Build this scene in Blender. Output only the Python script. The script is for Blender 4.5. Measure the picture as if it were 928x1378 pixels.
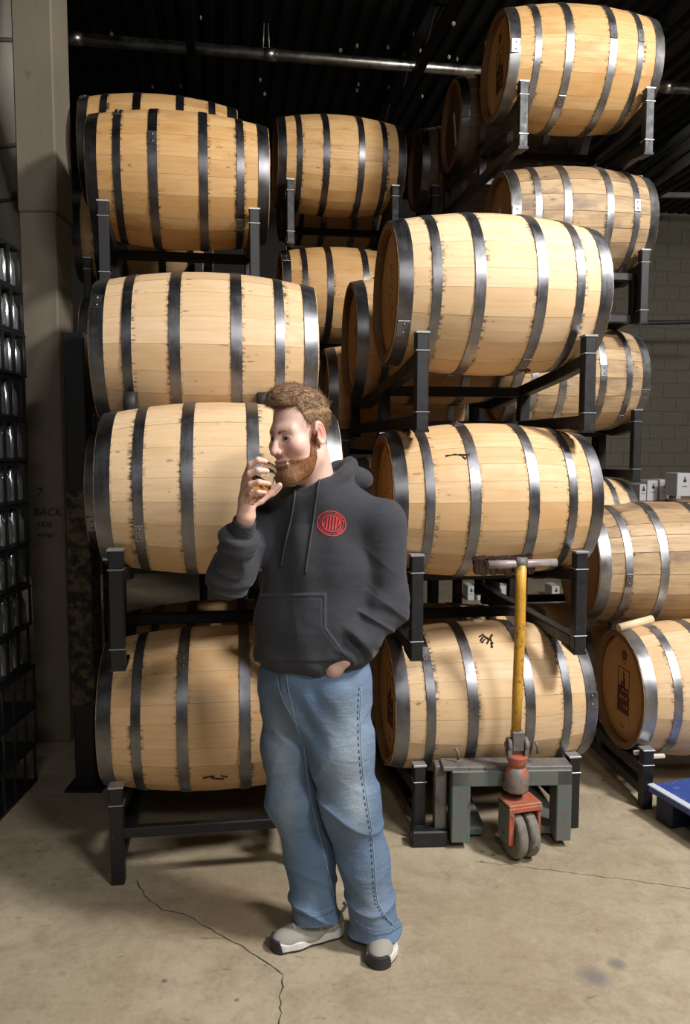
import bpy, bmesh, math, random
import numpy as np
from mathutils import Vector, Matrix
random.seed(7); rng = np.random.default_rng(7)
for o in list(bpy.data.objects): bpy.data.objects.remove(o, do_unlink=True)
S = bpy.context.scene; COL = S.collection
# ------------------------------------------------------------------ camera
IW, IH, FP, HOR, CAMZ = 928, 1378, 1035.0, 604.0, 1.66
PITCH = math.atan((IH/2-HOR)/FP)
cam = bpy.data.cameras.new('camera'); camo = bpy.data.objects.new('camera', cam); COL.objects.link(camo)
cam.sensor_fit = 'VERTICAL'; cam.sensor_height = 36; cam.lens = FP/IH*36; cam.clip_start = .05
camo.location = (0, 0, CAMZ); camo.rotation_euler = (math.pi/2-PITCH, 0, 0); S.camera = camo
S.view_settings.view_transform = 'Standard'; S.view_settings.look = 'None'; S.view_settings.gamma = 1
S.view_settings.use_curve_mapping = False
S.view_settings.exposure = -0.12
def at(px, py, Y):
    """pixel + distance -> world point on the vertical plane y = Y"""
    dx, dv = (px-IW/2)/FP, -(py-IH/2)/FP
    dy = math.cos(PITCH)+dv*math.sin(PITCH); dz = -math.sin(PITCH)+dv*math.cos(PITCH)
    t = Y/dy
    return Vector((dx*t, Y, CAMZ+dz*t))
def onfloor(px, py):
    dx, dv = (px-IW/2)/FP, -(py-IH/2)/FP
    dy = math.cos(PITCH)+dv*math.sin(PITCH); dz = -math.sin(PITCH)+dv*math.cos(PITCH)
    t = -CAMZ/dz
    return Vector((dx*t, dy*t, 0))
# ------------------------------------------------------------------ world and lamps
w = bpy.data.worlds.new('world'); S.world = w; w.use_nodes = True
w.node_tree.nodes['Background'].inputs[0].default_value = (.9, .95, 1, 1)
w.node_tree.nodes['Background'].inputs[1].default_value = .016
def area(name, loc, target, size, power, col=(1, .96, .9), sy=None):
    l = bpy.data.lights.new(name, 'AREA'); l.energy = power; l.color = col; l.shape = 'RECTANGLE'; l.size = size; l.size_y = sy or size
    o = bpy.data.objects.new(name, l); COL.objects.link(o); o.location = loc
    o.rotation_euler = (Vector(target)-Vector(loc)).to_track_quat('-Z', 'Y').to_euler(); return o
area('high_bay_light', (3.1, 1.2, 4.85), (.2, 3.0, .9), .6, 420, (1, .97, .93), .7)
area('high_bay_light', (2.7, -1.2, 4.85), (.1, 3.0, 1.3), 1.0, 170, (1, .97, .93), .5)
area('high_bay_light', (.5, -3.4, 4.85), (.1, 3.2, 1.8), 1.2, 66, (1, .97, .93), .5)
area('high_bay_light', (6.5, 7.0, 4.85), (6.5, 9.5, .6), 1.0, 60, (1, .95, .85), .5)
# ------------------------------------------------------------------ materials
def mat(name, col=(.5, .5, .5), rough=.5, metal=0., spec=None):
    m = bpy.data.materials.new(name); m.use_nodes = True; b = m.node_tree.nodes['Principled BSDF']
    b.inputs['Base Color'].default_value = (*col, 1); b.inputs['Roughness'].default_value = rough; b.inputs['Metallic'].default_value = metal
    if spec is not None: b.inputs['Specular IOR Level'].default_value = spec
    return m
class G:
    """small node-graph helper"""
    def __init__(s, m): s.m = m; s.t = m.node_tree; s.b = s.t.nodes['Principled BSDF']
    def n(s, typ, ins=None, **kw):
        x = s.t.nodes.new(typ)
        for k, v in kw.items(): setattr(x, k, v)
        for k, v in (ins or {}).items():
            sock = x.inputs[k]
            if hasattr(v, 'links'): s.t.links.new(v, sock)
            elif isinstance(v, (tuple, list)) and len(v) == 3 and sock.type == 'RGBA': sock.default_value = (*v, 1)
            else: sock.default_value = v
        return x
    def link(s, a, b): s.t.links.new(a, s.b.inputs[b] if isinstance(b, str) else b)
    def obj(s): return s.n('ShaderNodeTexCoord').outputs['Object']
    def mapping(s, v, scale): return s.n('ShaderNodeMapping', {'Vector': v, 'Scale': scale}).outputs[0]
    def noise(s, v, scale, detail=4, rough=.55, dist=0.): return s.n('ShaderNodeTexNoise', {'Vector': v, 'Scale': scale, 'Detail': detail, 'Roughness': rough, 'Distortion': dist}).outputs['Fac']
    def math(s, op, a, b=0., c=None, clamp=False):
        ins = {0: a, 1: b}
        if c is not None: ins[2] = c
        return s.n('ShaderNodeMath', ins, operation=op, use_clamp=clamp).outputs[0]
    def ramp(s, f, stops):
        x = s.n('ShaderNodeValToRGB', {'Fac': f}); e = x.color_ramp.elements
        while len(e) < len(stops): e.new(.5)
        for q, (p, c) in zip(e, stops): q.position = p; q.color = (*c, 1) if isinstance(c, (tuple, list)) else (c, c, c, 1)
        return x.outputs['Color']
    def range(s, f, a, b, c=0., d=1.): return s.n('ShaderNodeMapRange', {'Value': f, 'From Min': a, 'From Max': b, 'To Min': c, 'To Max': d}).outputs[0]
    def mix(s, f, a, b, mode='MIX'):
        x = s.n('ShaderNodeMix', data_type='RGBA', blend_type=mode)
        for i, v in ((0, f), (6, a), (7, b)):
            if hasattr(v, 'links'): s.t.links.new(v, x.inputs[i])
            else: x.inputs[i].default_value = (*v, 1) if isinstance(v, (tuple, list)) else v
        return x.outputs[2]
    def bump(s, h, strength=.3, dist=.01):
        s.link(s.n('ShaderNodeBump', {'Height': h, 'Strength': strength, 'Distance': dist}).outputs[0], 'Normal')
HOOPX = (.12, .292, .41)
def oak(name, cols, wear=.3, seed=0., stain=.5):
    m = mat(name, rough=.62); g = G(m); co = g.obj()
    oi = g.n('ShaderNodeObjectInfo'); rnd = oi.outputs['Random']
    off = g.n('ShaderNodeVectorMath', {0: co, 1: g.n('ShaderNodeCombineXYZ', {'X': g.math('MULTIPLY', rnd, 37.), 'Y': g.math('MULTIPLY', rnd, 91.), 'Z': seed}).outputs[0]}, operation='ADD').outputs[0]
    grain = g.noise(g.mapping(off, (2.5, 60, 60)), 1., 5, .6, .3)
    cloud = g.noise(g.mapping(off, (4, 9, 9)), 1., 3, .5)
    base = g.ramp(rnd, [(0, cols[0]), (.45, cols[1]), (1, cols[2])])
    c1 = g.mix(g.range(grain, .35, .7), base, cols[3], 'MIX'); c1 = g.mix(.55, base, c1)
    c2 = g.mix(g.range(cloud, .48, .70, 0, wear), c1, cols[4])
    # dark weeping marks along the hoop edges: stain that has soaked into the wood
    x = g.n('ShaderNodeSeparateXYZ', {0: co}).outputs[0]; ax = g.math('ABSOLUTE', x)
    d = None
    for h in HOOPX:
        q = g.math('ABSOLUTE', g.math('SUBTRACT', ax, h)); d = q if d is None else g.math('MINIMUM', d, q)
    fine = g.noise(g.mapping(off, (28, 70, 70)), 1., 4, .7)
    blot = g.noise(g.mapping(off, (5, 5, 5)), 1., 2)
    edge = g.math('MULTIPLY', g.range(d, .021, .036, 1, 0), g.range(g.math('ADD', fine, g.math('MULTIPLY', blot, .5)), .75, .86))
    knots = g.math('MULTIPLY', g.range(g.noise(g.mapping(off, (14, 45, 45)), 1., 3, .6), .655, .71), g.range(blot, .45, .58))
    dark = g.math('MULTIPLY', g.math('MAXIMUM', edge, g.math('MULTIPLY', knots, .7)), stain, clamp=True)
    g.link(g.mix(dark, c2, (.022, .015, .012)), 'Base Color')
    g.link(g.range(grain, .3, .7, .52, .72), 'Roughness')
    g.bump(g.math('SUBTRACT', grain, dark), .25, .002); return m
NEW = [(.60, .385, .19), (.66, .44, .235), (.72, .50, .28), (.52, .31, .14), (.55, .30, .11)]
PALE = [(.66, .45, .25), (.72, .51, .30), (.78, .57, .36), (.60, .39, .20), (.58, .36, .17)]
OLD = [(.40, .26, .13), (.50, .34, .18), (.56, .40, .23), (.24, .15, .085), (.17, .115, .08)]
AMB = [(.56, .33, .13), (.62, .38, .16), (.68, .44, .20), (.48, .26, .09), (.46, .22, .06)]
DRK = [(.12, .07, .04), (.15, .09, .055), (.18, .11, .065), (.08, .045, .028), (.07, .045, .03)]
OAK = {'new': oak('oak_new', NEW, .55, 0, .8), 'pale': oak('oak_pale', PALE, .5, 3, .85), 'old': oak('oak_weathered', OLD, .8, 6, .9), 'amber': oak('oak_amber', AMB, .7, 9, .95), 'dark': oak('oak_dark', DRK, .8, 12, .8)}
def headwood(name, a, b):
    m = mat(name, rough=.6); g = G(m); co = g.obj(); rnd = g.n('ShaderNodeObjectInfo').outputs['Random']
    off = g.n('ShaderNodeVectorMath', {0: co, 1: g.n('ShaderNodeCombineXYZ', {'Y': g.math('MULTIPLY', rnd, 51.), 'Z': g.math('MULTIPLY', rnd, 17.)}).outputs[0]}, operation='ADD').outputs[0]
    gr = g.noise(g.mapping(off, (50, 60, 3)), 1., 4, .6, .3)
    c = g.mix(g.range(gr, .3, .75), a, b); c = g.mix(g.math('MULTIPLY', rnd, .35), c, tuple(v*.72 for v in b)); g.link(c, 'Base Color'); g.bump(gr, .2, .002); return m
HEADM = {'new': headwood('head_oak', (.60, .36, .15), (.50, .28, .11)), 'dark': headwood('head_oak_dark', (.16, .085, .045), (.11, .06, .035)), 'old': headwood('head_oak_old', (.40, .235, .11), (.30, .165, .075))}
def steel(name, col, r0, r1, sc=1.):
    m = mat(name, col, .35, 1.); g = G(m); co = g.obj(); rnd = g.n('ShaderNodeObjectInfo').outputs['Random']
    off = g.n('ShaderNodeVectorMath', {0: co, 1: g.n('ShaderNodeCombineXYZ', {'X': g.math('MULTIPLY', rnd, 40.)}).outputs[0]}, operation='ADD').outputs[0]
    a = g.noise(off, 9*sc, 4, .6); b = g.noise(g.mapping(off, (160, 6, 6)), 1., 3)
    g.link(g.range(g.math('ADD', a, g.math('MULTIPLY', b, .5)), .5, 1.0, r0, r1), 'Roughness')
    g.link(g.mix(g.range(a, .35, .7), tuple(v*.72 for v in col), tuple(min(1, v*1.2) for v in col)), 'Base Color')
    return m
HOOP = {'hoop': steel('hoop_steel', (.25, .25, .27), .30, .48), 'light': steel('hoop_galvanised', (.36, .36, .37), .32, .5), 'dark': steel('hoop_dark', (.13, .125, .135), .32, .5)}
BLACK = mat('black_painted_steel', (.009, .009, .011), .38); g = G(BLACK); nz = g.noise(g.obj(), 30, 4); g.link(g.range(nz, .3, .7, .42, .6), 'Roughness'); g.link(g.mix(g.range(nz, .62, .75), (.009, .009, .011), (.03, .029, .028)), 'Base Color')
WORN = mat('worn_bare_edge', (.40, .41, .43), .4, .6)
CHAR = mat('burnt_brand', (.085, .03, .014), .8)
RUBBER = mat('black_rubber', (.015, .015, .016), .6)
# ------------------------------------------------------------------ mesh helpers
def mesh(name, V, Fc, smooth=False):
    me = bpy.data.meshes.new(name); me.from_pydata([tuple(v) for v in V], [], Fc); me.update()
    if smooth: me.polygons.foreach_set('use_smooth', [True]*len(me.polygons))
    return me
def link(name, me, m=None, parent=None, loc=None, rot=None):
    o = bpy.data.objects.new(name, me); COL.objects.link(o)
    if m is not None and not me.materials: me.materials.append(m)
    if parent is not None: o.parent = parent
    if loc is not None: o.location = loc
    if rot is not None: o.rotation_euler = rot
    return o
def tag(o, label=None, cat=None, group=None, kind=None):
    for k, v in (('label', label), ('category', cat), ('group', group), ('kind', kind)):
        if v: o[k] = v
    return o
def thing(name, label, cat, loc=(0, 0, 0), rz=0., group=None, kind=None):
    o = bpy.data.objects.new(name, None); COL.objects.link(o); o.empty_display_size = .1
    o.location = loc; o.rotation_euler = (0, 0, rz); return tag(o, label, cat, group, kind)
class MB:
    """collects shapes into one mesh"""
    def __init__(s): s.bm = bmesh.new()
    def box(s, a, b, bev=0., M=None):
        a, b = Vector(a), Vector(b); c = (a+b)/2; d = b-a
        r = bmesh.ops.create_cube(s.bm, size=1, matrix=Matrix.Translation(c) @ Matrix.Diagonal((abs(d.x), abs(d.y), abs(d.z), 1)))
        vs = r['verts']
        if bev:
            es = list({e for v in vs for e in v.link_edges})
            rb = bmesh.ops.bevel(s.bm, geom=es, offset=bev, segments=1, affect='EDGES', profile=.5); vs = list({v for f in rb['faces'] for v in f.verts} | {v for v in vs if v.is_valid})
        if M is not None: bmesh.ops.transform(s.bm, matrix=M, verts=vs)
        return s
    def bar(s, p, q, wd, ht, bev=0., up=(0, 0, 1)):
        p, q = Vector(p), Vector(q); z = (q-p); L = z.length; z.normalize(); u = Vector(up)
        if abs(z.dot(u)) > .98: u = Vector((0, 1, 0))
        x = u.cross(z).normalized(); y = z.cross(x)
        M = Matrix.Translation(p) @ Matrix((x, y, z)).transposed().to_4x4()
        return s.box((-wd/2, -ht/2, 0), (wd/2, ht/2, L), bev, M)
    def tube(s, pts, rad, n=10, cap=True):
        pts = [Vector(p) for p in pts]; rs = rad if isinstance(rad, (list, tuple)) else [rad]*len(pts)
        rings = []; prev = None
        for i, p in enumerate(pts):
            t = (pts[min(i+1, len(pts)-1)]-pts[max(i-1, 0)]).normalized()
            u = Vector((0, 0, 1)) if prev is None else prev
            if prev is None and abs(t.z) > .9: u = Vector((0, 1, 0))
            x = (u-t*u.dot(t)).normalized(); prev = x; y = t.cross(x)
            rings.append([s.bm.verts.new(p+(x*math.cos(2*math.pi*k/n)+y*math.sin(2*math.pi*k/n))*rs[i]) for k in range(n)])
        for a, b in zip(rings, rings[1:]):
            for k in range(n): s.bm.faces.new((a[k], a[(k+1) % n], b[(k+1) % n], b[k])).smooth = True
        if cap: s.bm.faces.new(rings[0][::-1]); s.bm.faces.new(rings[-1])
        return s
    def lathe(s, prof, n=32, M=None, close=False):
        """prof: (r, z) list, revolved about z"""
        rings = []; vs = []
        for r, z in prof:
            ring = [s.bm.verts.new((r*math.cos(2*math.pi*k/n), r*math.sin(2*math.pi*k/n), z)) for k in range(n)]; rings.append(ring); vs += ring
        pr = list(zip(rings, rings[1:]))
        if close: pr.append((rings[-1], rings[0]))
        for a, b in pr:
            for k in range(n): s.bm.faces.new((a[k], a[(k+1) % n], b[(k+1) % n], b[k])).smooth = True
        if not close:
            if prof[0][0] > 1e-5: s.bm.faces.new(rings[0][::-1])
            if prof[-1][0] > 1e-5: s.bm.faces.new(rings[-1])
        if M is not None: bmesh.ops.transform(s.bm, matrix=M, verts=vs)
        return s
    def prism(s, poly, h, M=None):
        a = [s.bm.verts.new((x, y, 0)) for x, y in poly]; b = [s.bm.verts.new((x, y, h)) for x, y in poly]; n = len(poly)
        s.bm.faces.new(a[::-1]); s.bm.faces.new(b)
        for k in range(n): s.bm.faces.new((a[k], a[(k+1) % n], b[(k+1) % n], b[k]))
        if M is not None: bmesh.ops.transform(s.bm, matrix=M, verts=a+b)
        return s
    def me(s, name, smooth=False):
        bmesh.ops.remove_doubles(s.bm, verts=s.bm.verts, dist=1e-6)
        bmesh.ops.recalc_face_normals(s.bm, faces=s.bm.faces)
        m = bpy.data.meshes.new(name); s.bm.to_mesh(m); s.bm.free()
        if smooth: m.polygons.foreach_set('use_smooth', [True]*len(m.polygons))
        return m
    def build(s, name, m, parent=None, loc=None, rot=None, smooth=False): return link(name, s.me(name, smooth), m, parent, loc, rot)
# ------------------------------------------------------------------ the building
BY = math.radians(9)           # the building is turned a little against the camera
BM = Matrix.Rotation(BY, 4, 'Z')
# floor
fm = mat('stained_concrete', rough=.6); g = G(fm); co = g.obj()
big = g.noise(co, .9, 5, .6, .4); midn = g.noise(co, 4.2, 6, .65, .3); fin = g.noise(co, 60, 4, .6); spk = g.noise(g.mapping(co, (9, 22, 9)), 1., 4, .7)
c = g.mix(g.range(big, .35, .65), (.31, .25, .165), (.47, .40, .285)); c = g.mix(g.range(midn, .45, .68, 0, .7), c, (.25, .19, .12)); c = g.mix(g.range(fin, .3, .7, 0, .3), c, (.54, .47, .35)); c = g.mix(g.range(g.noise(g.mapping(co, (.8, 2.2, 1)), 1.7, 5, .7, 1.2), .52, .72, 0, .5), c, (.20, .145, .09))
c = g.mix(g.range(spk, .645, .70, 0, .55), c, (.10, .08, .06))
gm = g.n('ShaderNodeNewGeometry').outputs['Position']
for (px, py, r, k, cc) in ((800, 1316, .06, .65, (.12, .12, .15)), (830, 1297, .035, .65, (.12, .12, .15)), (280, 1190, .35, .35, (.24, .16, .085)), (330, 1230, .3, .3, (.27, .18, .09)), (640, 1250, .5, .2, (.27, .20, .12))):
    p = onfloor(px, py); d = g.n('ShaderNodeVectorMath', {0: gm, 1: tuple(p)}, operation='DISTANCE').outputs['Value']
    d = g.math('ADD', d, g.math('MULTIPLY', g.math('SUBTRACT', midn, .5), r*1.6)); c = g.mix(g.range(d, r*.3, r, k, 0), c, cc)
pit = g.n('ShaderNodeTexVoronoi', {'Vector': co, 'Scale': 9., 'Randomness': 1.}).outputs['Distance']; c = g.mix(g.math('MULTIPLY', g.range(pit, .05, .11, .75, 0), g.range(big, .5, .56)), c, (.09, .07, .05)); mott = g.noise(co, 17, 5, .75, .6); c = g.mix(g.range(mott, .5, .75, 0, .45), c, (.19, .145, .095)); c = g.mix(g.range(mott, .25, .42, .35, 0), c, (.58, .52, .41))
g.link(c, 'Base Color'); g.link(g.range(midn, .3, .7, .42, .7), 'Roughness'); g.bump(g.math('ADD', midn, g.math('MULTIPLY', fin, .3)), .12, .01)
fl = link('floor', mesh('floor', [(-6, -4, 0), (9, -4, 0), (9, 14, 0), (-6, 14, 0)], [(0, 1, 2, 3)]), fm); tag(fl, 'stained tan concrete warehouse floor', None, kind='structure')
crack = mat('crack_dark', (.06, .05, .04), .9)
def strip(pts, wd, name='crack'):
    P = [onfloor(*p) for p in pts]; Q = []
    for a, b in zip(P, P[1:]):
        n = max(3, int((b-a).length/.025))
        for k in range(n): Q.append(a.lerp(b, k/n)+Vector((rng.normal(0, .004), rng.normal(0, .004), 0)))
    Q.append(P[-1]); V = []; Fc = []
    for i, q in enumerate(Q):
        t = (Q[min(i+1, len(Q)-1)]-Q[max(0, i-1)]).normalized(); nn = Vector((-t.y, t.x, 0)); ww = wd*(.35+.9*rng.random())
        V += [q+nn*ww+Vector((0, 0, .0012)), q-nn*ww+Vector((0, 0, .0012))]
        if i: Fc.append((2*i-2, 2*i-1, 2*i+1, 2*i))
    link(name, mesh(name, V, Fc), crack, fl)
strip([(184, 1185), (198, 1210), (222, 1224), (255, 1232), (285, 1252), (320, 1271), (352, 1292), (381, 1311), (378, 1340), (374, 1400)], .0022)
strip([(640, 1160), (700, 1166), (780, 1176), (860, 1186), (928, 1196)], .0012)
strip([(275, 1262), (300, 1263)], .001)
# back wall: concrete blocks, each one built where the picture shows them
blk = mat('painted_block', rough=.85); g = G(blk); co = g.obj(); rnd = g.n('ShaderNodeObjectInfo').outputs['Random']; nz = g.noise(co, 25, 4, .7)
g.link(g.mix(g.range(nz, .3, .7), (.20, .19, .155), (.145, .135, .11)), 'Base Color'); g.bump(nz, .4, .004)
mort = mat('block_mortar', (.23, .215, .18), .9)
WY = 10.6
wb = thing('wall_back', 'grey concrete block back wall', None, (0, WY, 0), BY, kind='structure')
MB().box((-9, .0, 0), (9, .2, 5.2)).build('mortar_bed', mort, wb)
bme = MB().box((-.196, -.012, -.096), (.196, .03, .096), .006).me('block'); bme.materials.append(blk)
for r in range(25):
    z = .1+r*.2
    for k in range(9):
        link('block', bme, None, wb, (2.9+k*.4+(.2 if r % 2 else 0), 0, z))
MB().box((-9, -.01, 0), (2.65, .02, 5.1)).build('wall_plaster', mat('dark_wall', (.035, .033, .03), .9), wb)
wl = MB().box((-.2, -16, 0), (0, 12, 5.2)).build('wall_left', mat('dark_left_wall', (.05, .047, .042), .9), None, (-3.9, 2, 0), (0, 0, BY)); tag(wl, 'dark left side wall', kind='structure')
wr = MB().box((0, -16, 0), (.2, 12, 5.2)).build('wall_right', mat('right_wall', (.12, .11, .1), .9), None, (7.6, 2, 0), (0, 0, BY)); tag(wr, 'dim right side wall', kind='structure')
# ceiling deck with ribs and joists
dk = mat('black_deck', (.016, .015, .014), .6); g = G(dk); nz = g.noise(g.obj(), 3, 4); g.link(g.mix(nz, (.004, .004, .004), (.011, .010, .009)), 'Base Color')
ce = thing('ceiling', 'dark corrugated roof deck', None, (0, 0, 5.02), BY, kind='structure')
V = []; Fc = []; x = -7.; prof = [(0, 0), (.06, 0), (.09, .04), (.12, .04), (.15, 0)]
xs = []
while x < 8.5:
    for dx, dz in prof[:-1]: xs.append((x+dx, dz))
    x += .15
for i, (xx, zz) in enumerate(xs):
    V += [(xx, -4, zz), (xx, 12.5, zz)]
    if i: Fc.append((2*i-2, 2*i-1, 2*i+1, 2*i))
tag(link('roof_deck', mesh('roof_deck', V, Fc), dk, ce), kind='stuff')
jm = mat('black_joist', (.010, .009, .009), .6)
for x in (-5.2, -3.4, -1.6, -.2, 1.6, 3.4, 5.2):
    j = MB().bar((x, -3, -.06), (x, 12, -.06), .09, .05).bar((x, -3, -.32), (x, 12, -.32), .07, .04)
    y = -3
    while y < 11.6: j.bar((x, y, -.08), (x, y+.4, -.31), .02, .02).bar((x, y+.4, -.31), (x, y+.8, -.08), .02, .02); y += .8
    j.build('roof_joist', jm, ce)
foam = mat('pale_flecks', (.32, .31, .28), .8)
fb = bmesh.new()
for (px, py) in ((480, 60), (522, 62), (556, 44), (557, 50), (458, 66), (350, 106), (356, 125), (482, 112), (480, 120), (523, 116), (205, 115), (243, 114), (568, 128), (545, 72), (565, 66), (604, 75), (615, 78), (880, 60), (905, 55), (150, 44), (270, 22), (610, 30)):
    p = at(px, py, 7.0); t = (4.98-CAMZ)/(p.z-CAMZ); p = Vector((p.x*t, p.y*t, 4.98)); p = BM.inverted() @ (p-Vector((0, 0, 5.02)))
    r = bmesh.ops.create_icosphere(fb, subdivisions=1, radius=1, matrix=Matrix.Translation(p+Vector((0, 0, -.01))) @ Matrix.Diagonal((.008+.010*rng.random(), .012+.014*rng.random(), .02, 1)))
fme = bpy.data.meshes.new('foam_flecks'); fb.to_mesh(fme); fb.free(); tag(link('foam_flecks', fme, foam, ce), kind='stuff')
# long pipe below the roof, with hangers
pipm = steel('galvanised_pipe', (.55, .52, .47), .25, .45)
p0, p1 = at(60, 49, 6.1), at(980, 124, 6.95)
cp = thing('ceiling_pipe', 'long shiny galvanised pipe slung under the roof', 'pipe', p0)
dv = p1-p0
MB().tube([(0, 0, 0), tuple(dv)], .042, 16).build('pipe', pipm, cp)
for f in (.04, .30, .615, .9):
    c = dv*f; d = dv.normalized()
    MB().tube([c-d*.05, c+d*.05], .049, 16).build('coupling', pipm, cp)
for f in (.295, .615):
    c = dv*f
    h = MB()
    for s in (-.025, .025): h.tube([c+Vector((s, 0, .04)), c+Vector((s*.6, 0, 5.0-p0.z-c.z))], .005, 6)
    h.build('hanger', mat('hanger_wire', (.35, .34, .32), .4, .6), cp)
# conduits and a beam on the right, up under the roof
for (a, b, ya, yb, r) in (((858, 228), (960, 150), 9.3, 7.6, .05), ((858, 243), (960, 170), 9.3, 7.6, .05), ((860, 260), (960, 190), 9.3, 7.6, .05)):
    MB().tube([at(*a, ya), at(*b, yb)], r, 10).build('roof_conduit', mat('grey_conduit', (.11, .11, .11), .5), None)
for o in [o for o in bpy.data.objects if o.name.startswith('roof_conduit')]: tag(o, 'dark grey conduit slanting under the roof near the block wall', 'conduit', 'conduits slanting beside the block wall')
o = MB().bar(at(850, 262, 10.2), at(980, 264, 10.3), .06, .06).build('wall_rail', mat('grey_rail', (.22, .22, .22), .5)); tag(o, 'thin grey steel rail running along the block wall', 'rail')
o = MB().tube([at(840, 435, 10.3), at(990, 432, 10.5)], .03, 8).build('wall_pipe', mat('dark_pipe', (.05, .05, .05), .5)); tag(o, 'dark horizontal pipe fixed along the block wall', 'pipe')
# concrete column on the left with handwriting
cm = mat('old_concrete', rough=.85); g = G(cm); co = g.obj(); a = g.noise(co, 2.2, 5, .6); b = g.noise(g.mapping(co, (12, 12, 5)), 1., 5, .7)
c = g.mix(a, (.13, .108, .075), (.23, .20, .15)); c = g.mix(g.range(b, .60, .72, 0, .65), c, (.09, .07, .055)); g.link(c, 'Base Color'); g.bump(b, .3, .005)
YC = 4.25
xl = xr = at(68, 870, YC).x
colo = thing('concrete_column', 'tall old concrete column with handwriting in black marker', 'column', ((xl+xr)/2, YC, 0))
chw = .098
MB().box((-chw, 0, 0), (chw, .24, 2.93), .008).build('column_shaft', cm, colo)
MB().box((-chw-.004, -.004, 2.93), (chw+.012, .25, 5.0), .008).build('column_upper', cm, colo)
ink = mat('black_marker', (.03, .025, .022), .8)
def text(body, size, loc, name, parent, m, extr=.001, rot=(math.pi/2, 0, 0), align='CENTER', shear=0.):
    cu = bpy.data.curves.new(name, 'FONT'); cu.body = body; cu.size = size; cu.extrude = extr; cu.align_x = align; cu.shear = shear; cu.resolution_u = 2
    o = bpy.data.objects.new(name, cu); COL.objects.link(o); dg = bpy.context.evaluated_depsgraph_get(); me = bpy.data.meshes.new_from_object(o.evaluated_get(dg)); bpy.data.objects.remove(o)
    return link(name, me, m, parent, loc, rot)
for s, px, py, sz in (('7', 53, 668, .07), ('BACK', 64, 694, .062), ('SIDE', 60, 709, .042), ('wongo', 62, 722, .036)):
    p = at(px, py, YC); text(s, sz, (p.x-colo.location.x, -.003, p.z), 'handwriting', colo, ink, shear=.15)
# black steel post with a rusty patch beside the column
spx = at(110, 700, 3.69)
sp = thing('steel_post', 'black steel guard post with flaking rusty patch beside the column', 'post', (spx.x, 3.69, 0))
MB().box((-.05, -.05, 0), (.05, .05, 2.2), .006).build('post_tube', BLACK, sp)
rust = mat('flaking_rust', rough=.9); g = G(rust); nz = g.noise(g.obj(), 22, 5, .7); g.link(g.mix(g.range(nz, .45, .6), (.016, .014, .012), (.11, .08, .045)), 'Base Color'); g.bump(nz, .6, .01)
MB().box((-.056, -.058, .42), (.056, .056, 1.46), .005).build('rusty_sleeve', rust, sp)
MB().box((-.09, -.09, 0), (.09, .09, .012)).build('base_plate', BLACK, sp)
# cream ducts up in the left corner
dm = mat('cream_duct', (.30, .28, .235), .55)
for (a, b, y, r) in (((-28, -60), (46, 255), 4.9, .16), ((-26, 150), (60, 470), 5.4, .13)):
    P, Q = at(*a, y), at(*b, y+.4); d = thing('duct', 'upper cream round duct sloping behind the concrete column' if y < 5 else 'lower cream round duct sloping behind the concrete column', 'duct', P)
    v = Q-P; MB().tube([(0, 0, 0), v], r, 20).build('duct_pipe', dm, d)
    for f in (.36, .8): MB().tube([v*f-v.normalized()*.012, v*f+v.normalized()*.012], r+.006, 20).build('joint_band', mat('joint_dark', (.08, .07, .06), .6), d)
# stacked black bottle crates along the left edge
crm = mat('black_crate_plastic', (.012, .012, .014), .35); glm = mat('clear_bottle_glass', (.30, .32, .33), .2, .0); glm.node_tree.nodes['Principled BSDF'].inputs['Metallic'].default_value = .75
ex = at(33, 500, 3.72).x
rim = MB().box((-.42, 0, .185), (0, .62, .2), .003).box((-.42, 0, 0), (0, .62, .014), .003)
rim = rim.me('crate_rim'); rim.materials.append(crm)
slat = MB().box((-.008, -.006, .014), (.002, .006, .186)).me('slat'); slat.materials.append(crm)
btl = MB().lathe([(.0, 0), (.026, .0), (.028, .01), (.028, .1), (.012, .135), (.011, .165), (.0, .167)], 12).me('bottle'); btl.materials.append(glm)
for k in range(13):
    cr = thing('bottle_crate', 'black plastic bottle crate number %s up in the tall stack by the column' % ('one two three four five six seven eight nine ten eleven twelve thirteen'.split()[k]) if 0 else 'black slatted crate of clear bottles in the tall stack by the column', 'crate', (ex+rng.normal(0, .006), 3.1+rng.normal(0, .008), k*.2), 0, 'black bottle crates stacked beside the column')
    link('crate_frame', rim, None, cr)
    for i in range(6): link('slat', slat, None, cr, (0, .02+i*.116, 0))
    if k >= 3:
        for i in range(9): link('bottle', btl, None, cr, (-.036, .05+i*.064, .015))
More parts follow.
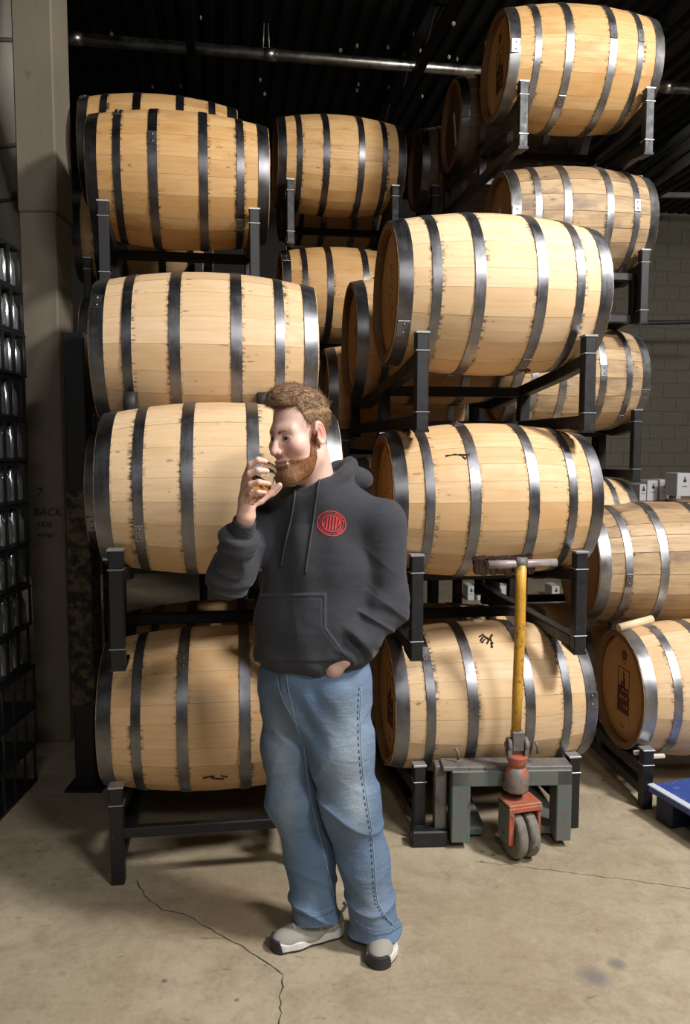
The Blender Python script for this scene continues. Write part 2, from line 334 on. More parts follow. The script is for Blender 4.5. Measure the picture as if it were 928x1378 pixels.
# ------------------------------------------------------------------ barrels
BL, BR, BH, TH = .88, .335, .285, .026
def rad(x): return BR-(BR-BH)*(x/(BL/2))**2
def stave_mesh(deg, gap=.0010):
    n = 10; a = math.radians(deg)/2-gap; V = []; Fc = []
    xs = [-BL/2+BL*i/n for i in range(n+1)]
    for x in xs:
        r = rad(x)
        for t in (-1, 0, 1):
            rr = r-(.0006 if t else 0); V.append((x, rr*math.sin(t*a), rr*math.cos(a*t)))
    for i in range(n):
        for k in (0, 1): Fc.append((3*i+k, 3*i+k+1, 3*i+k+4, 3*i+k+3))
    ns = len(Fc)
    b0 = len(V)
    for x in xs:
        r = rad(x)-.0006; ri = r-TH
        for t in (-1, 1): V += [(x, r*math.sin(t*a), r*math.cos(a)), (x, ri*math.sin(t*a), ri*math.cos(a))]
    for i in range(n):
        p = b0+4*i; Fc += [(p, p+4, p+5, p+1), (p+2, p+3, p+7, p+6), (p+1, p+5, p+7, p+3)]
    for i in (0, n):
        p = b0+4*i; q = (p, p+1, p+3, p+2); Fc.append(q if i else q[::-1])
    me = mesh('stave', V, Fc); me.polygons.foreach_set('use_smooth', [i < ns for i in range(len(Fc))]); me.polygons.foreach_set('material_index', [0 if i < ns else 1 for i in range(len(Fc))]); return me
CHIME = mat('toasted_chime', (.20, .105, .045), .75)
STAVE = {}
def hoop_mesh(c, wd):
    n = 56; V = []; Fc = []; pr = []
    for x, e in ((c-wd/2, -.001), (c-wd/2, .0034), (c-wd/2, .0034), (c, .0034), (c+wd/2, .0034), (c+wd/2, .0034), (c+wd/2, -.001)): pr.append((x, rad(x)+e))
    for k in range(n):
        a = 2*math.pi*k/n
        for x, r in pr: V.append((x, r*math.sin(a), r*math.cos(a)))
    m = len(pr)
    for k in range(n):
        j = (k+1) % n
        for i in (0, 2, 3, 5): Fc.append((k*m+i, j*m+i, j*m+i+1, k*m+i+1))
    me = mesh('hoop', V, Fc); me.polygons.foreach_set('use_smooth', [i % 4 in (1, 2) for i in range(len(Fc))]); return me
HM = [hoop_mesh(.12, .042), hoop_mesh(.292, .036), hoop_mesh(.410, .054)]
HV = {}
def hoop(i, kind):
    if (i, kind) not in HV: m = HM[i].copy(); m.materials.append(HOOP[kind]); HV[(i, kind)] = m
    return HV[(i, kind)]
lap = []
for c, wd in ((.12, .042), (.292, .036), (.410, .054)):
    b = MB(); r = rad(c)+.003
    b.box((c-wd/2+.001, -.035, r-.012), (c+wd/2-.001, .035, r+.0035), .001)
    for s in (-.018, .018): b.lathe([(.006, 0), (.005, .003), (.0, .004)], 8, Matrix.Translation((c, s, r+.003)))
    m = b.me('hoop_lap'); m.materials.append(HOOP['hoop']); lap.append(m)
def board_meshes():
    rb = BH-TH-.004; n = 6; e = [-rb+2*rb*i/n for i in range(n+1)]; out = []
    for i in range(n):
        y0, y1 = e[i]+.0012, e[i+1]-.0012; P = []
        for k in range(5): y = y0+(y1-y0)*k/4; P.append((y, math.sqrt(max(0, rb*rb-y*y))))
        for k in range(5): y = y1+(y0-y1)*k/4; P.append((y, -math.sqrt(max(0, rb*rb-y*y))))
        # prism along x: outer face at x=0, towards -x
        M = Matrix(((0, 0, -1, 0), (1, 0, 0, 0), (0, 1, 0, 0), (0, 0, 0, 1)))
        out.append(MB().prism(P, .02, M @ Matrix.Translation((0, 0, -.02))).me('head_board'))
    return out
BOARD0 = board_meshes(); BOARD = {}
def boards(kind):
    if kind not in BOARD:
        L = []
        for b in BOARD0: m = b.copy(); m.materials.append(HEADM[kind]); L.append(m)
        BOARD[kind] = L
    return BOARD[kind]
HX = BL/2-.034
bungme = MB().lathe([(.0, -.02), (.026, -.02), (.026, .006), (.023, .010), (0, .011)], 14).me('bung')
bungme.materials.append(mat('bung_poplar', (.66, .50, .32), .6))
PAT = []
for _ in range(6):
    while True:
        q = [int(v) for v in rng.integers(12, 22, 40)]; s = 0; L = []
        for v in q:
            if s+v > 360: break
            L.append(v); s += v
        r = 360-s
        if r == 0: PAT.append(L); break
        if r <= 6:
            for k in range(r): L[(k*5) % len(L)] += 1
            PAT.append(L); break
def brand(parent, kind, x, flip=False):
    """burnt marks on the left head: flat shapes lying on the boards"""
    b = MB(); T = .0015
    def rc(y0, z0, y1, z1): b.box((x-T, min(y0, y1), z0), (x+.0005, max(y0, y1), z1))
    if kind == 'skyline':      # round emblem, framed panel with tower over blocks of lettering, small line below
        M = Matrix.Translation((x, 0, .165)) @ Matrix.Rotation(-math.pi/2, 4, 'Y')
        b.lathe([(.012, 0), (.024, 0), (.024, T), (.012, T)], 20, M, True); b.lathe([(0, 0), (.006, 0), (.006, T), (0, T)], 10, M)
        rc(-.022, .128, .022, .130)
        w, z0, z1 = .062, -.125, .10; t = .0045
        rc(-w, z0, -w+t, z1); rc(w-t, z0, w, z1); rc(-w, z0, w, z0+t); rc(-w, z1-t, w, z1)
        # y decreases towards the viewer's right on this head
        rc(-.002, .0, .006, .085); rc(-.02, .065, -.006, .07); rc(-.016, .0, -.006, .05); rc(.012, .0, .03, .03); rc(-.05, -.005, .055, .006)
        rr = random.Random(4)
        for zz, hh in ((-.035, .035), (-.078, .038), (-.117, .034)):
            y = .054
            while y > -.054:
                ww = rr.choice((.008, .011, .014)); rc(y, zz, y-ww, zz+hh*rr.choice((.6, 1, 1))); y -= ww+.0045
            rc(-.056, zz-.004, .056, zz-.001)
        for y in range(-3, 4): rc(y*.008, -.19, y*.008+.004, -.186)
        for y in range(-1, 2): rc(y*.008, -.20, y*.008+.004, -.197)
    elif kind == 'ring':       # scattered stamped characters around a ring
        rr = random.Random(9)
        for k in range(26):
            a = k/26*2*math.pi; r = .185+rr.uniform(-.012, .012); y, z = r*math.cos(a), r*math.sin(a)
            for q in range(3): dy, dz = rr.uniform(-.014, .014), rr.uniform(-.014, .014); rc(y+dy, z+dz, y+dy+rr.choice((.004, .012)), z+dz+rr.choice((.004, .016)))
        for k in range(14): y, z = rr.uniform(-.07, .07), rr.uniform(-.05, .05); rc(y, z, y+.012, z+.005)
    elif kind == 'script':
        rr = random.Random(3)
        for k in range(22): y, z = rr.uniform(-.02, .05), rr.uniform(-.12, .14); rc(y, z, y+.012, z+.004)
    elif kind == 'streak':
        b.bm.free(); b = MB(); b.bar((x-.001, .03, .10), (x-.001, -.035, -.13), .03, .002, up=(1, 0, 0)); return b.build('paint_streak', mat('white_paint', (.75, .74, .72), .6), parent)
    elif kind == 'faint':
        for k in range(10): rc(-.03+.006*k, .05-.012*(k % 4), -.027+.006*k, .06-.012*(k % 4))
    return tag(b.build('brand_mark', CHAR, parent), kind='stuff')
def barrel(name, label, X, D, Z, yaw, wood='new', hoops='hoop', head='new', s=1., mark=None, group=None, bung=None, roll=0.):
    Z = max(Z+.06, .335*s)
    t = thing('barrel', label, 'barrel', (X, D, Z), math.radians(yaw), group); t.scale = (s, s, s)
    pat = PAT[random.randrange(len(PAT))]; a = random.uniform(0, 360)+roll
    for wdeg in pat:
        key = (wdeg, wood)
        if key not in STAVE: m = stave_mesh(wdeg, {'old': .0036, 'dark': .002}.get(wood, .0011)); m.materials.append(OAK[wood]); m.materials.append(CHIME); STAVE[key] = m
        k = 1+random.uniform(-.0018, .0012)
        o = link('stave', STAVE[key], None, t, (0, 0, 0), (math.radians(a+wdeg/2), 0, 0 if random.random() < .5 else 0)); o.scale = (1+random.uniform(-.002, .002), k, k); a += wdeg
    for sd in (0, 1):
        for i in range(3):
            h = link('hoop', hoop(i, hoops), None, t, (random.uniform(-.006, .006) if i < 2 else 0, 0, 0), (random.uniform(0, 6.28), 0, math.pi*sd))
            o = link('hoop_lap', lap[i], None, h, None, (random.uniform(0, 6.28), 0, 0))
        rr = random.uniform(-.25, .25)
        for m in boards(head): link('head_board', m, None, t, ((-HX if sd == 0 else HX), 0, 0), (rr, 0, math.pi*sd))
    if bung is not None: link('bung', bungme, None, t, (0, -(BR-.002)*math.sin(bung), (BR-.002)*math.cos(bung)), (bung, 0, 0))
    if mark: brand(t, mark, -HX)
    return t
BAR = {}
def B(key, label, *a, **k): BAR[key] = barrel(key, label, *a, **k); return BAR[key]
B('L4', 'new oak barrel on the low floor rack behind the man, black smudge on its underside', -.54, 3.15, .525, 8, 'new', bung=-.3)
B('L3', 'pale oak barrel directly behind the man\'s head and whisky glass', -.48, 3.016, 1.446, 8, 'pale', bung=-.25)
B('L2', 'pale oak barrel resting just above the barrel behind the man\'s head', -.595, 3.4, 2.008, 8, 'pale', s=1.03)
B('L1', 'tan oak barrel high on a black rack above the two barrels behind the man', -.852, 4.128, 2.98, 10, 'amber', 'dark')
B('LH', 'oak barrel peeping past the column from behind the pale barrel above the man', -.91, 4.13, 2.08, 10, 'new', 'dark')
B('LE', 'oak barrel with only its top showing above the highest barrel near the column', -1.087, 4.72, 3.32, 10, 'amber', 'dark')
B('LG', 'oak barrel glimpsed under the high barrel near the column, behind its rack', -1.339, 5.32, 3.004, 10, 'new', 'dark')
B('LI', 'oak barrel hidden behind the one at the man\'s head, just its end hoop showing', -.745, 3.70, 1.40, 8, 'new')
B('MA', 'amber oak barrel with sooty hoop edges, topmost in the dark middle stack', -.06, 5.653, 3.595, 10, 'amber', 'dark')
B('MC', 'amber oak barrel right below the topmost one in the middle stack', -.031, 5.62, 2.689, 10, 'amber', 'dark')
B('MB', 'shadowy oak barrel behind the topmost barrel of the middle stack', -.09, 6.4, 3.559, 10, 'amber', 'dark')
B('R3', 'large pale oak barrel at the top of the rack stack above the yellow jack handle', .603, 3.372, 2.252, 8, 'pale', mark='script')
B('R2', 'oak barrel on the rack just above the jack\'s T-bar, dark spill on its underside', .589, 3.37, 1.377, 8, 'new', mark='ring')
B('R1', 'oak barrel on the floor rack behind the pallet jack, with burnt scribble on top', .618, 3.5, .462, 8, 'pale', mark='skyline', bung=-.05, s=1.02)
B('MD', 'oak barrel behind the big top barrel, its plain left end showing', .455, 4.12, 2.165, 8, 'new', mark='faint')
B('ME', 'oak barrel end visible just above the man\'s ear and shoulder', .302, 4.84, 1.921, 8, 'new', mark='script')
B('MF', 'oak barrel in shadow behind the man\'s shoulder, mostly hidden', .484, 4.12, 1.257, 8, 'new')
B('MG', 'oak barrel in shadow behind the one at the pallet jack', .484, 4.2, .41, 8, 'new')
B('TR', 'topmost oak barrel of the far right stack, under the roof pipe', 1.295, 4.672, 3.784, 6.5, 'amber', 'light', mark='skyline')
B('TR2', 'weathered barrel second from the top of the far right stack', 1.339, 4.784, 2.942, 6.5, 'old', 'light', 'old', mark='streak')
B('TR3', 'weathered barrel third from the top of the far right stack', 1.374, 4.917, 2.034, 6.5, 'old', 'light', 'old')
B('TR4', 'pale barrel peeking out low in the far right stack beside white cartons', 1.328, 4.87, 1.111, 6.5, 'pale', 'light')
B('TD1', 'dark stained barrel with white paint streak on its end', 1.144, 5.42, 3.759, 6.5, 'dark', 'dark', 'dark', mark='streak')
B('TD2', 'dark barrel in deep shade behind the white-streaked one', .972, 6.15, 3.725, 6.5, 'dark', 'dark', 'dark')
B('RR1', 'oak barrel with brown tower logo burnt on its end, on the right floor rack', 1.782, 3.757, .42, 5, 'pale', 'light', mark='skyline')
B('RR2', 'cracked weathered barrel lying on top of the logo barrel at the right', 1.707, 4.188, .977, 5, 'old', 'light', 'old')
B('LJ', 'oak barrel in the dark behind the smudged barrel on the floor rack', -.64, 3.83, .5, 8, 'new')
B('TR5', 'weathered barrel on the floor at the foot of the far right stack', 1.33, 4.87, .275, 6.5, 'old', 'light', 'old')
# stains and burnt scribbles that have a shape of their own
def mark_on(key, pts, wd, m, name):
    """short strokes lying on a barrel's side; pts are pixels in the photograph"""
    t = BAR[key]; bpy.context.view_layer.update(); Mi = t.matrix_world.inverted(); b = MB()
    C = camo.location
    def hit(px, py):
        d = (at(px, py, 3.)-C); o = Mi @ C; d = (Mi.to_3x3() @ d).normalized(); k = 0.
        for i in range(400):
            p = o+d*k; f = math.hypot(p.y, p.z)-rad(p.x)-.0035
            if f < 1e-4: break
            k += f*.9
        return o+d*k
    for st in pts:
        P = [hit(*q) for q in st]
        if len(P) > 1:
            Q = []
            for u, v in zip(P, P[1:]):
                for k in range(4): p = u.lerp(v, k/4); r = math.hypot(p.y, p.z); s = (rad(p.x)+.0005)/r; Q.append(Vector((p.x, p.y*s, p.z*s)))
            Q.append(P[-1]); b.tube(Q, [wd*(.6+.8*random.random()) for _ in Q], 5)
    return tag(b.build(name, m, t), kind='stuff')
INK = mat('burnt_scribble', (.03, .012, .006), .9)
mark_on('R1', [[(646, 862), (651, 855), (658, 860), (662, 854)], [(655, 866), (659, 858), (663, 866)], [(645, 856), (650, 853)], [(661, 864), (662, 871)], [(648, 864), (652, 860)]], .004, INK, 'burnt_scribble')
mark_on('L4', [[(273, 1048), (281, 1046), (287, 1048)], [(287, 1048), (295, 1049), (301, 1049)], [(297, 1045), (306, 1046)], [(283, 1046), (288, 1045)]], .003, INK, 'burnt_scribble')
mark_on('R3', [[(702, 500), (706, 497), (712, 499)], [(700, 499), (708, 500)]], .006, mat('spill_red', (.07, .012, .008), .5), 'leak_stain')
mark_on('R2', [[(600, 613), (612, 611), (622, 612)], [(622, 613), (626, 617), (632, 610)], [(618, 611), (630, 612)]], .0035, INK, 'leak_stain')
SPILL = mat('dark_spill', (.03, .012, .01), .45)
mark_on('R2', [[(640+k*5, 752-abs(k-5)*.4+random.uniform(-2, 2)), (640+k*5+random.uniform(-2, 4), 770)] for k in range(0, 15)], .017, SPILL, 'dark_spill')
# ------------------------------------------------------------------ black tube racks
def rack(label, key, below=None, mate=None, px=.345, floor=False, group=None, w=.05, front_rail=False, ryx=None, fyx=None):
    b = BAR[key]; Z = b.location.z; t = thing('barrel_rack', label, 'rack', (b.location.x, b.location.y, 0), b.rotation_euler.z, group)
    Mi = Matrix.Rotation(-b.rotation_euler.z, 3, 'Z'); r = rad(px)*b.scale.x
    fy = -.272*b.scale.x if fyx is None else fyx; my, mz = None, Z
    if mate: v = Mi @ (BAR[mate].location-b.location); my, mz = v.y, BAR[mate].location.z
    vx = v.x if mate else 0.                       # the rear barrel lies a little askew, so the rear half of the rack does too
    rm = rad(px)*(BAR[mate].scale.x if mate else b.scale.x)
    ry = ryx or (my+.285 if mate else .272); back = my if mate else 0.
    ptop = Z-(.20 if fyx is None else .32); zb = 0 if (floor or below is None) else BAR[below].location.z+.29
    cz = Z-r-w/2; czm = mz-rm-w/2; ym = my/2 if mate else .20; rise = .030
    if below and not mate and BAR[below].location.y-b.location.y > .08: ym = -.17   # rail clear of the barrel underneath
    sk = lambda y: vx*max(y, 0)/my if mate else 0.         # sideways shift at depth y
    low = max(.085, min(cz, czm)-.13)
    if below: low = max(zb+.043, BAR[below].location.z+rad(px)*BAR[below].scale.x+w/2-.002)
    if low > min(cz, czm)-.056: low = min(cz, czm)-.056
    for sx in (-1, 1):
        x = sx*px
        for y, top in ((fy, ptop), (ry, mz-.20)):
            xx = x+sk(y)
            p = MB().box((xx-w/2, y-w/2, zb), (xx+w/2, y+w/2, top), .004).build('post', BLACK, t)
            bands = [(top-.004, top+.004), (top-.072, top-.068)]+([(zb+.075, zb+.079)] if not floor and below else [])
            for za, zc_ in bands: MB().box((xx-w/2-.003, y-w/2-.003, za), (xx+w/2+.003, y+w/2+.003, zc_), .001).build('worn_band', WORN if y == fy else BLACK, p)
            if not floor and below: MB().bar((xx, y-w/2, zb+.004), (xx, y+(.10 if y == fy else 0.02), zb+.02), w*1.1, .012).build('foot', BLACK, p)
        fz = cz+(rise if fyx is None else 0.)
        if mate:
            zm = (cz+czm)/2
            MB().bar((x+sk(fy), fy+w/2, fz), (x, 0, cz), w, w, .004).bar((x, 0, cz), (x+sk(ym), ym, zm), w, w, .004).build('cradle_bar', BLACK, t)
            MB().bar((x+sk(ym), ym, zm), (x+vx, my, czm), w, w, .004).bar((x+vx, my, czm), (x+sk(ry), ry-w/2, czm+rise), w, w, .004).build('cradle_bar', BLACK, t)
        else:
            zm = cz
            MB().bar((x, fy+(w/2 if fyx is None else 0), fz), (x, 0, cz), w, w, .004).build('cradle_bar', BLACK, t)
            MB().bar((x, 0, cz), (x, ry-w/2, cz+rise), w, w, .004).build('cradle_bar', BLACK, t)
        MB().bar((x+sk(fy), fy+w/2, low), (x+sk(ry), ry-w/2, low), w, w, .004).build('side_bar', BLACK, t)
        MB().box((x+sk(ym)-w/2, ym-w/2, low), (x+sk(ym)+w/2, ym+w/2, zm), .004).build('upright', BLACK, t)
    for z in (zm-.005, low):
        MB().box((-px+sk(ym), ym-w/2, z-w*.45), (px+sk(ym), ym+w/2, z+w*.45), .004).build('long_rail', BLACK, t)
    if front_rail:
        MB().box((-px, fy-.018, max(low, .20)-.02), (px, fy+.018, max(low, .20)+.02), .004).build('long_rail', BLACK, t)
    return t
rack('black steel floor rack under the barrel at the man\'s legs', 'L4', floor=True, mate='LJ', front_rail=True, px=.37)
rack('black rack between the two barrels behind the man', 'L3', 'L4', 'LI', px=.37)
rack('tall black stand holding the highest barrel near the column', 'L1', 'LH', None, px=.36)
rack('black stand deep behind the barrel above the man', 'LH', floor=True, fyx=.075)
rack('black stand holding the barrel glimpsed behind the high rack near the column', 'LG', floor=True)
rack('black rack between the two amber barrels of the middle stack', 'MA', 'MC', 'MB', px=.36)
rack('black stand below the amber middle stack', 'MC', floor=True)
rack('black rack holding the large top barrel over the yellow handle', 'R3', 'R2', 'MD')
rack('black rack between the two barrels at the jack\'s T-bar', 'R2', 'R1', 'MF')
rack('black floor rack standing behind the pallet jack', 'R1', floor=True, mate='MG')
rack('black stand under the barrel end above the man\'s shoulder', 'ME', floor=True)
rack('black rack with light worn posts under the topmost right barrel', 'TR', 'TR2', 'TD1', px=.36)
rack('black rack under the weathered barrel second from the top', 'TR2', 'TR3', None, px=.36)
rack('black rack under the weathered barrel third from the top', 'TR3', 'TR4', None, px=.36)
rack('black rack low in the far right stack', 'TR4', 'TR5', None, px=.36)
rack('black stand far back under the dark shaded barrel', 'TD2', floor=True)
rack('black floor rack under the barrel with the tower logo', 'RR1', floor=True, px=.415, front_rail=False, ryx=.62)
# rubber chocks between the two barrels behind the man
def slice_at(key, X):
    """centre (y, z) and radius of a barrel where it is cut at world x = X"""
    o = BAR[key]; a = o.rotation_euler.z; u = (X-o.location.x)/math.cos(a); return o.location.y+u*math.sin(a), o.location.z, rad(u/o.scale.x)*o.scale.x
for px, py in ((172, 538), (349, 536)):
    X = at(px, py, 3.03).x; (y1, z1, r1), (y2, z2, r2) = slice_at('L3', X), slice_at('L2', X); rc = .028
    while True:                                     # a chock just thick enough to stand proud of the lower barrel
        a1, a2 = r1+rc-.003, r2+rc-.003; dy, dz = y2-y1, z2-z1; d = math.hypot(dy, dz); m_ = (a1*a1-a2*a2+d*d)/(2*d); hh = math.sqrt(max(0, a1*a1-m_*m_))
        cy, cz_ = y1+dy*m_/d-dz/d*hh, z1+dz*m_/d+dy/d*hh
        if cz_ >= at(px, py+4, cy).z or rc > .05: break
        rc += .001
    o = MB().tube([(-.024, 0, 0), (-.020, 0, 0), (.020, 0, 0), (.024, 0, 0)], [rc*.86, rc, rc, rc*.86], 16).build('barrel_chock', RUBBER, None, (X, cy, cz_), (0, 0, math.radians(8))); tag(o, 'black rubber chock wedged between the two barrels behind the man', 'chock', 'rubber chocks behind the man')
def rest(key, X, Y, rr_):
    """height at which a rod of radius rr_ lies on top of a barrel"""
    y, z, r = slice_at(key, X); return z+math.sqrt(max(0, (r+rr_-.002)**2-(Y-y)**2))
def lay(key, px, py, rr_):
    Y = 3.40
    while Y < 3.78 and at(px, py, Y).z > rest(key, at(px, py, Y).x, Y, rr_): Y += .004
    v = at(px, py, Y); v.z = rest(key, v.x, v.y, rr_); return v
p, q = lay('RR1', 877, 828, .02), lay('RR1', 832, 845, .02)
o = MB().tube([p, q], .02, 14).build('wooden_dowel', mat('pale_dowel', (.72, .58, .38), .6)); tag(o, 'pale round wooden dowel lying on top of the tower logo barrel', 'dowel')
for i, (a, b) in enumerate((((852, 1013), (868, 1012)), ((870, 1018), (894, 1017)))):
    A, Bq = at(*a, 3.5), at(*b, 3.5); o = MB().bar(A, Bq, .02, .02, .004).build('wooden_wedge', mat('pale_wedge', (.7, .64, .52), .7)); tag(o, 'pale wooden wedge under the tower logo barrel', 'wedge', 'wooden wedges under the logo barrel')
# ------------------------------------------------------------------ pallet jack
def worn(name, a, b, c, rough=.55):
    m = mat(name, rough=rough); g = G(m); co = g.obj(); n1 = g.noise(co, 14, 5, .65); n2 = g.noise(co, 38, 5, .7); n3 = g.noise(g.mapping(co, (30, 30, 9)), 1., 4, .7)
    q = g.mix(g.range(n1, .48, .62), a, b); q = g.mix(g.range(n2, .56, .66), q, c); q = g.mix(g.range(n3, .62, .7, 0, .8), q, (.03, .022, .018)); g.link(q, 'Base Color'); g.bump(n2, .3, .003); return m
TEAL = worn('worn_teal_paint', (.13, .135, .12), (.10, .155, .155), (.16, .10, .07)); MIXP = worn('worn_mixed_paint', (.15, .16, .15), (.40, .11, .05), (.12, .10, .085)); ORA = worn('worn_orange_paint', (.42, .10, .045), (.36, .15, .10), (.16, .11, .09)); YEL = worn('worn_yellow_paint', (.62, .33, .035), (.56, .28, .03), (.14, .09, .06), .45)
GREASE = worn('greasy_steel', (.16, .15, .14), (.11, .10, .095), (.20, .16, .13)); TYRE = worn('dusty_tyre', (.20, .18, .15), (.15, .135, .115), (.26, .23, .19), .8); TBAR = worn('bare_handle_steel', (.30, .25, .24), (.24, .20, .20), (.36, .33, .32), .35)
JD = 3.075
J = thing('pallet_jack', 'old teal and orange pallet jack with yellow handle', 'pallet jack', (at(690, 1130, JD).x, JD, 0), math.radians(2))
jm = J.matrix_basis.copy(); J0 = Matrix.Translation(J.location) @ Matrix.Rotation(math.radians(2), 4, 'Z'); Ji = J0.inverted()
def jp(px, py, d=0.): return Ji @ at(px, py, JD+d)
xl, xr = jp(607, 1080).x, jp(770, 1080).x; zt = .335
lw = .078
MB().box((xl, 0, .03), (xl+lw, .10, zt), .004).build('frame_leg', TEAL, J)
MB().box((xr-lw*.82, 0, .03), (xr, .10, zt), .004).build('frame_leg', TEAL, J)
MB().box((xl, 0, zt-.066), (xr, .10, zt+.001), .004).build('frame_beam', TEAL, J)
MB().box((xl-.035, .01, zt-.002), (xr-.17, .105, zt+.016), .003).box((xr-.2, .015, zt-.002), (xr+.004, .105, zt+.012), .003).build('top_plate', GREASE, J)
MB().box((xl-.062, .05, .015), (xl-.012, .115, zt+.004), .004).build('side_plate', GREASE, J)
for x in (xl+.01, xr-.15): MB().box((x, .08, .02), (x+.15, 1.05, .056), .006).build('fork', TEAL, J)
MB().box((xl-.16, .02, .002), (xl-.01, .085, .07), .006).build('foot_bar', BLACK, J)
for px, py in ((616, 1022), (723, 1014)):
    p = jp(px, py, .05); MB().tube([p, p+Vector((.0, .0, .03)), p+Vector((-.012, 0, .05))], .006, 8).build('lug', GREASE, J)
sx = jp(694, 1060, -.03)
ax = Vector((sx.x, -.035, 0))
MB().box((sx.x-.05, -.03, .265), (sx.x+.05, .01, .30), .003).build('steering_bracket', TEAL, J)
def vz(py): return jp(694, py, -.03).z
MB().lathe([(.046, vz(1062)), (.048, vz(1060)), (.048, vz(1037)), (.040, vz(1034)), (.036, vz(1030))], 24, Matrix.Translation(ax)).build('steering_collar', MIXP, J)
MB().lathe([(.034, vz(1032)), (.036, vz(1024)), (.046, vz(1017)), (.046, vz(1014))], 24, Matrix.Translation(ax)).build('swivel_cup', ORA, J)
# handle clevis
zc = vz(1005)
for s in (-1, 1): MB().lathe([(.028, -.008), (.030, -.006), (.030, .006), (.028, .008)], 20, Matrix.Translation(ax+Vector((s*.034, 0, zc+.012))) @ Matrix.Rotation(math.pi/2, 4, 'Y')).box((s*.034-.008+ax.x, ax.y-.026, vz(1016)), (s*.034+.008+ax.x, ax.y+.026, zc+.012)).build('clevis_lug', GREASE, J)
MB().tube([ax+Vector((-.05, 0, zc+.012)), ax+Vector((.05, 0, zc+.012))], .013, 14).build('pivot_pin', GREASE, J)
MB().box((ax.x-.024, ax.y-.022, zc-.01), (ax.x+.024, ax.y+.022, vz(982)), .004).build('handle_socket', GREASE, J)
H = [jp(694, 986, -.035), jp(696, 930, -.04), jp(699, 860, -.045), jp(700, 800, -.05), jp(701, 760, -.055)]
Hh = MB().tube(H, [.0195, .021, .0215, .0215, .0215], 18).build('handle', YEL, J)
a, b = jp(656, 760, -.08), jp(748, 757, -.03)
MB().tube([a, a.lerp(b, .3), a.lerp(b, .42), a.lerp(b, .6), b], [.0165, .0165, .015, .0165, .0165], 16).build('grip_bar', TBAR, Hh)
c = jp(701, 757, -.055); MB().tube([c+Vector((-.022, 0, 0)), c+Vector((.022, 0, 0))], .021, 16).build('grip_collar', GREASE, Hh)
# steering fork and twin wheels
FW = thing('steer_unit', None, None, (0, 0, 0)); FW.parent = J; FW.location = (ax.x+.012, ax.y-.01, 0); FW.rotation_euler = (0, 0, math.radians(14))
wr_ = .098
for s in (-1, 1):
    M = Matrix.Translation((s*.027, 0, wr_)) @ Matrix.Rotation(math.pi/2, 4, 'Y')
    wv = MB().lathe([(.02, -.022), (.086, -.022), (.094, -.018), (.098, -.010), (.098, .010), (.094, .018), (.086, .022), (.02, .022)], 40, M, True).build('wheel', TYRE, FW)
    MB().lathe([(.0, -.024), (.045, -.024), (.05, -.02), (.05, .02), (.045, .024), (0, .024)], 24, M).build('wheel_hub', GREASE, wv)
for s in (-1, 1):
    x = s*.066
    MB().box((x-.007, -.045, .075), (x+.007, .045, .236), .003).build('fork_cheek', ORA if s > 0 else TEAL, FW)
MB().box((-.066-.007, -.052, .22), (.073, .052, .238), .003).build('fork_crown', ORA, FW)
MB().box((-.074, -.054, .075), (-.052, -.044, .226), .002).box((-.074, -.055, .206), (.074, -.046, .226), .002).build('fork_edge', ORA, FW)
MB().tube([(-.08, 0, wr_), (.08, 0, wr_)], .012, 12).build('axle', GREASE, FW)
# ------------------------------------------------------------------ blue pallet at the right edge
BLU = worn('blue_plastic', (.035, .075, .30), (.03, .06, .26), (.10, .15, .42), .4)
pb = thing('blue_pallet', 'blue plastic pallet beside the right floor rack', 'pallet', (1.365, 3.355, 0), math.radians(19.5))
MB().box((0, -.8, .118), (.40, -.0, .15), .006).build('deck', BLU, pb)
MB().box((-.004, -.8, .148), (.03, 0, .156), .002).build('deck_edge', mat('edge_highlight', (.55, .60, .72), .4), pb)  # pale strip paints the white highlight along the deck edge
for x in (.02, .26):
    for y in (-.77, -.45, -.13): MB().box((x, y, 0), (x+.12, y+.1, .12), .005).build('foot_block', mat('dark_blue', (.012, .016, .04), .6), pb)
# ------------------------------------------------------------------ cartons
WHI = mat('white_card', (.74, .74, .76), .7); BLKC = mat('black_card', (.02, .02, .022), .6); BRN = mat('brown_card', (.42, .28, .16), .8); GINK = mat('grey_ink', (.09, .09, .10), .7)
def carton(x0, x1, y0, y1, Y, label, dark=False, depth=.24, group=None, z=None):
    a, b = at(x0, y1, Y), at(x1, y0, Y); z0 = a.z if z is None else z
    t = thing('carton', label, 'carton', ((a.x+b.x)/2, Y, z0), math.radians(4), group); w2 = (b.x-a.x)/2; h = b.z-z0
    MB().box((-w2, 0, 0), (w2, depth, h), .004).build('box', WHI, t)
    for s in (-1, 1): MB().box((-w2+.003, .003 if s < 0 else depth/2+.001, h), (w2-.003, depth/2-.001 if s < 0 else depth-.003, h+.003)).build('flap', WHI, t)
    if dark: MB().box((-w2-.002, -.003, .0), (-w2+.055, .02, h-.01)).build('black_panel', BLKC, t); MB().box((-w2+.015, -.005, h*.3), (-w2+.04, -.003, h*.5)).build('label_mark', WHI, t)
    MB().lathe([(0, 0), (.016, 0), (.016, .002), (0, .002)], 12, Matrix.Translation((w2*.1, -.0005, h*.68)) @ Matrix.Rotation(math.pi/2, 4, 'X')).box((w2*.1-.006, -.003, h*.68), (w2*.1+.006, -.0005, h*.68+.035)).build('emblem', GINK, t); MB().box((w2*.1-.022, -.002, h*.42), (w2*.1+.022, -.0005, h*.45)).build('print_line', GINK, t); return t
YB = 7.6; zb = at(900, 674, YB).z
for i in range(4):
    for j in range(2): tag(MB().box((0, 0, 0), (.49, .6, zb/4-.002), .006).build('brown_carton', BRN, None, (at(905, 674, YB).x-.36+j*.5, YB-.02, i*zb/4)), 'brown carton in the block stacked under the white cartons', 'carton', 'brown cartons under the white ones')
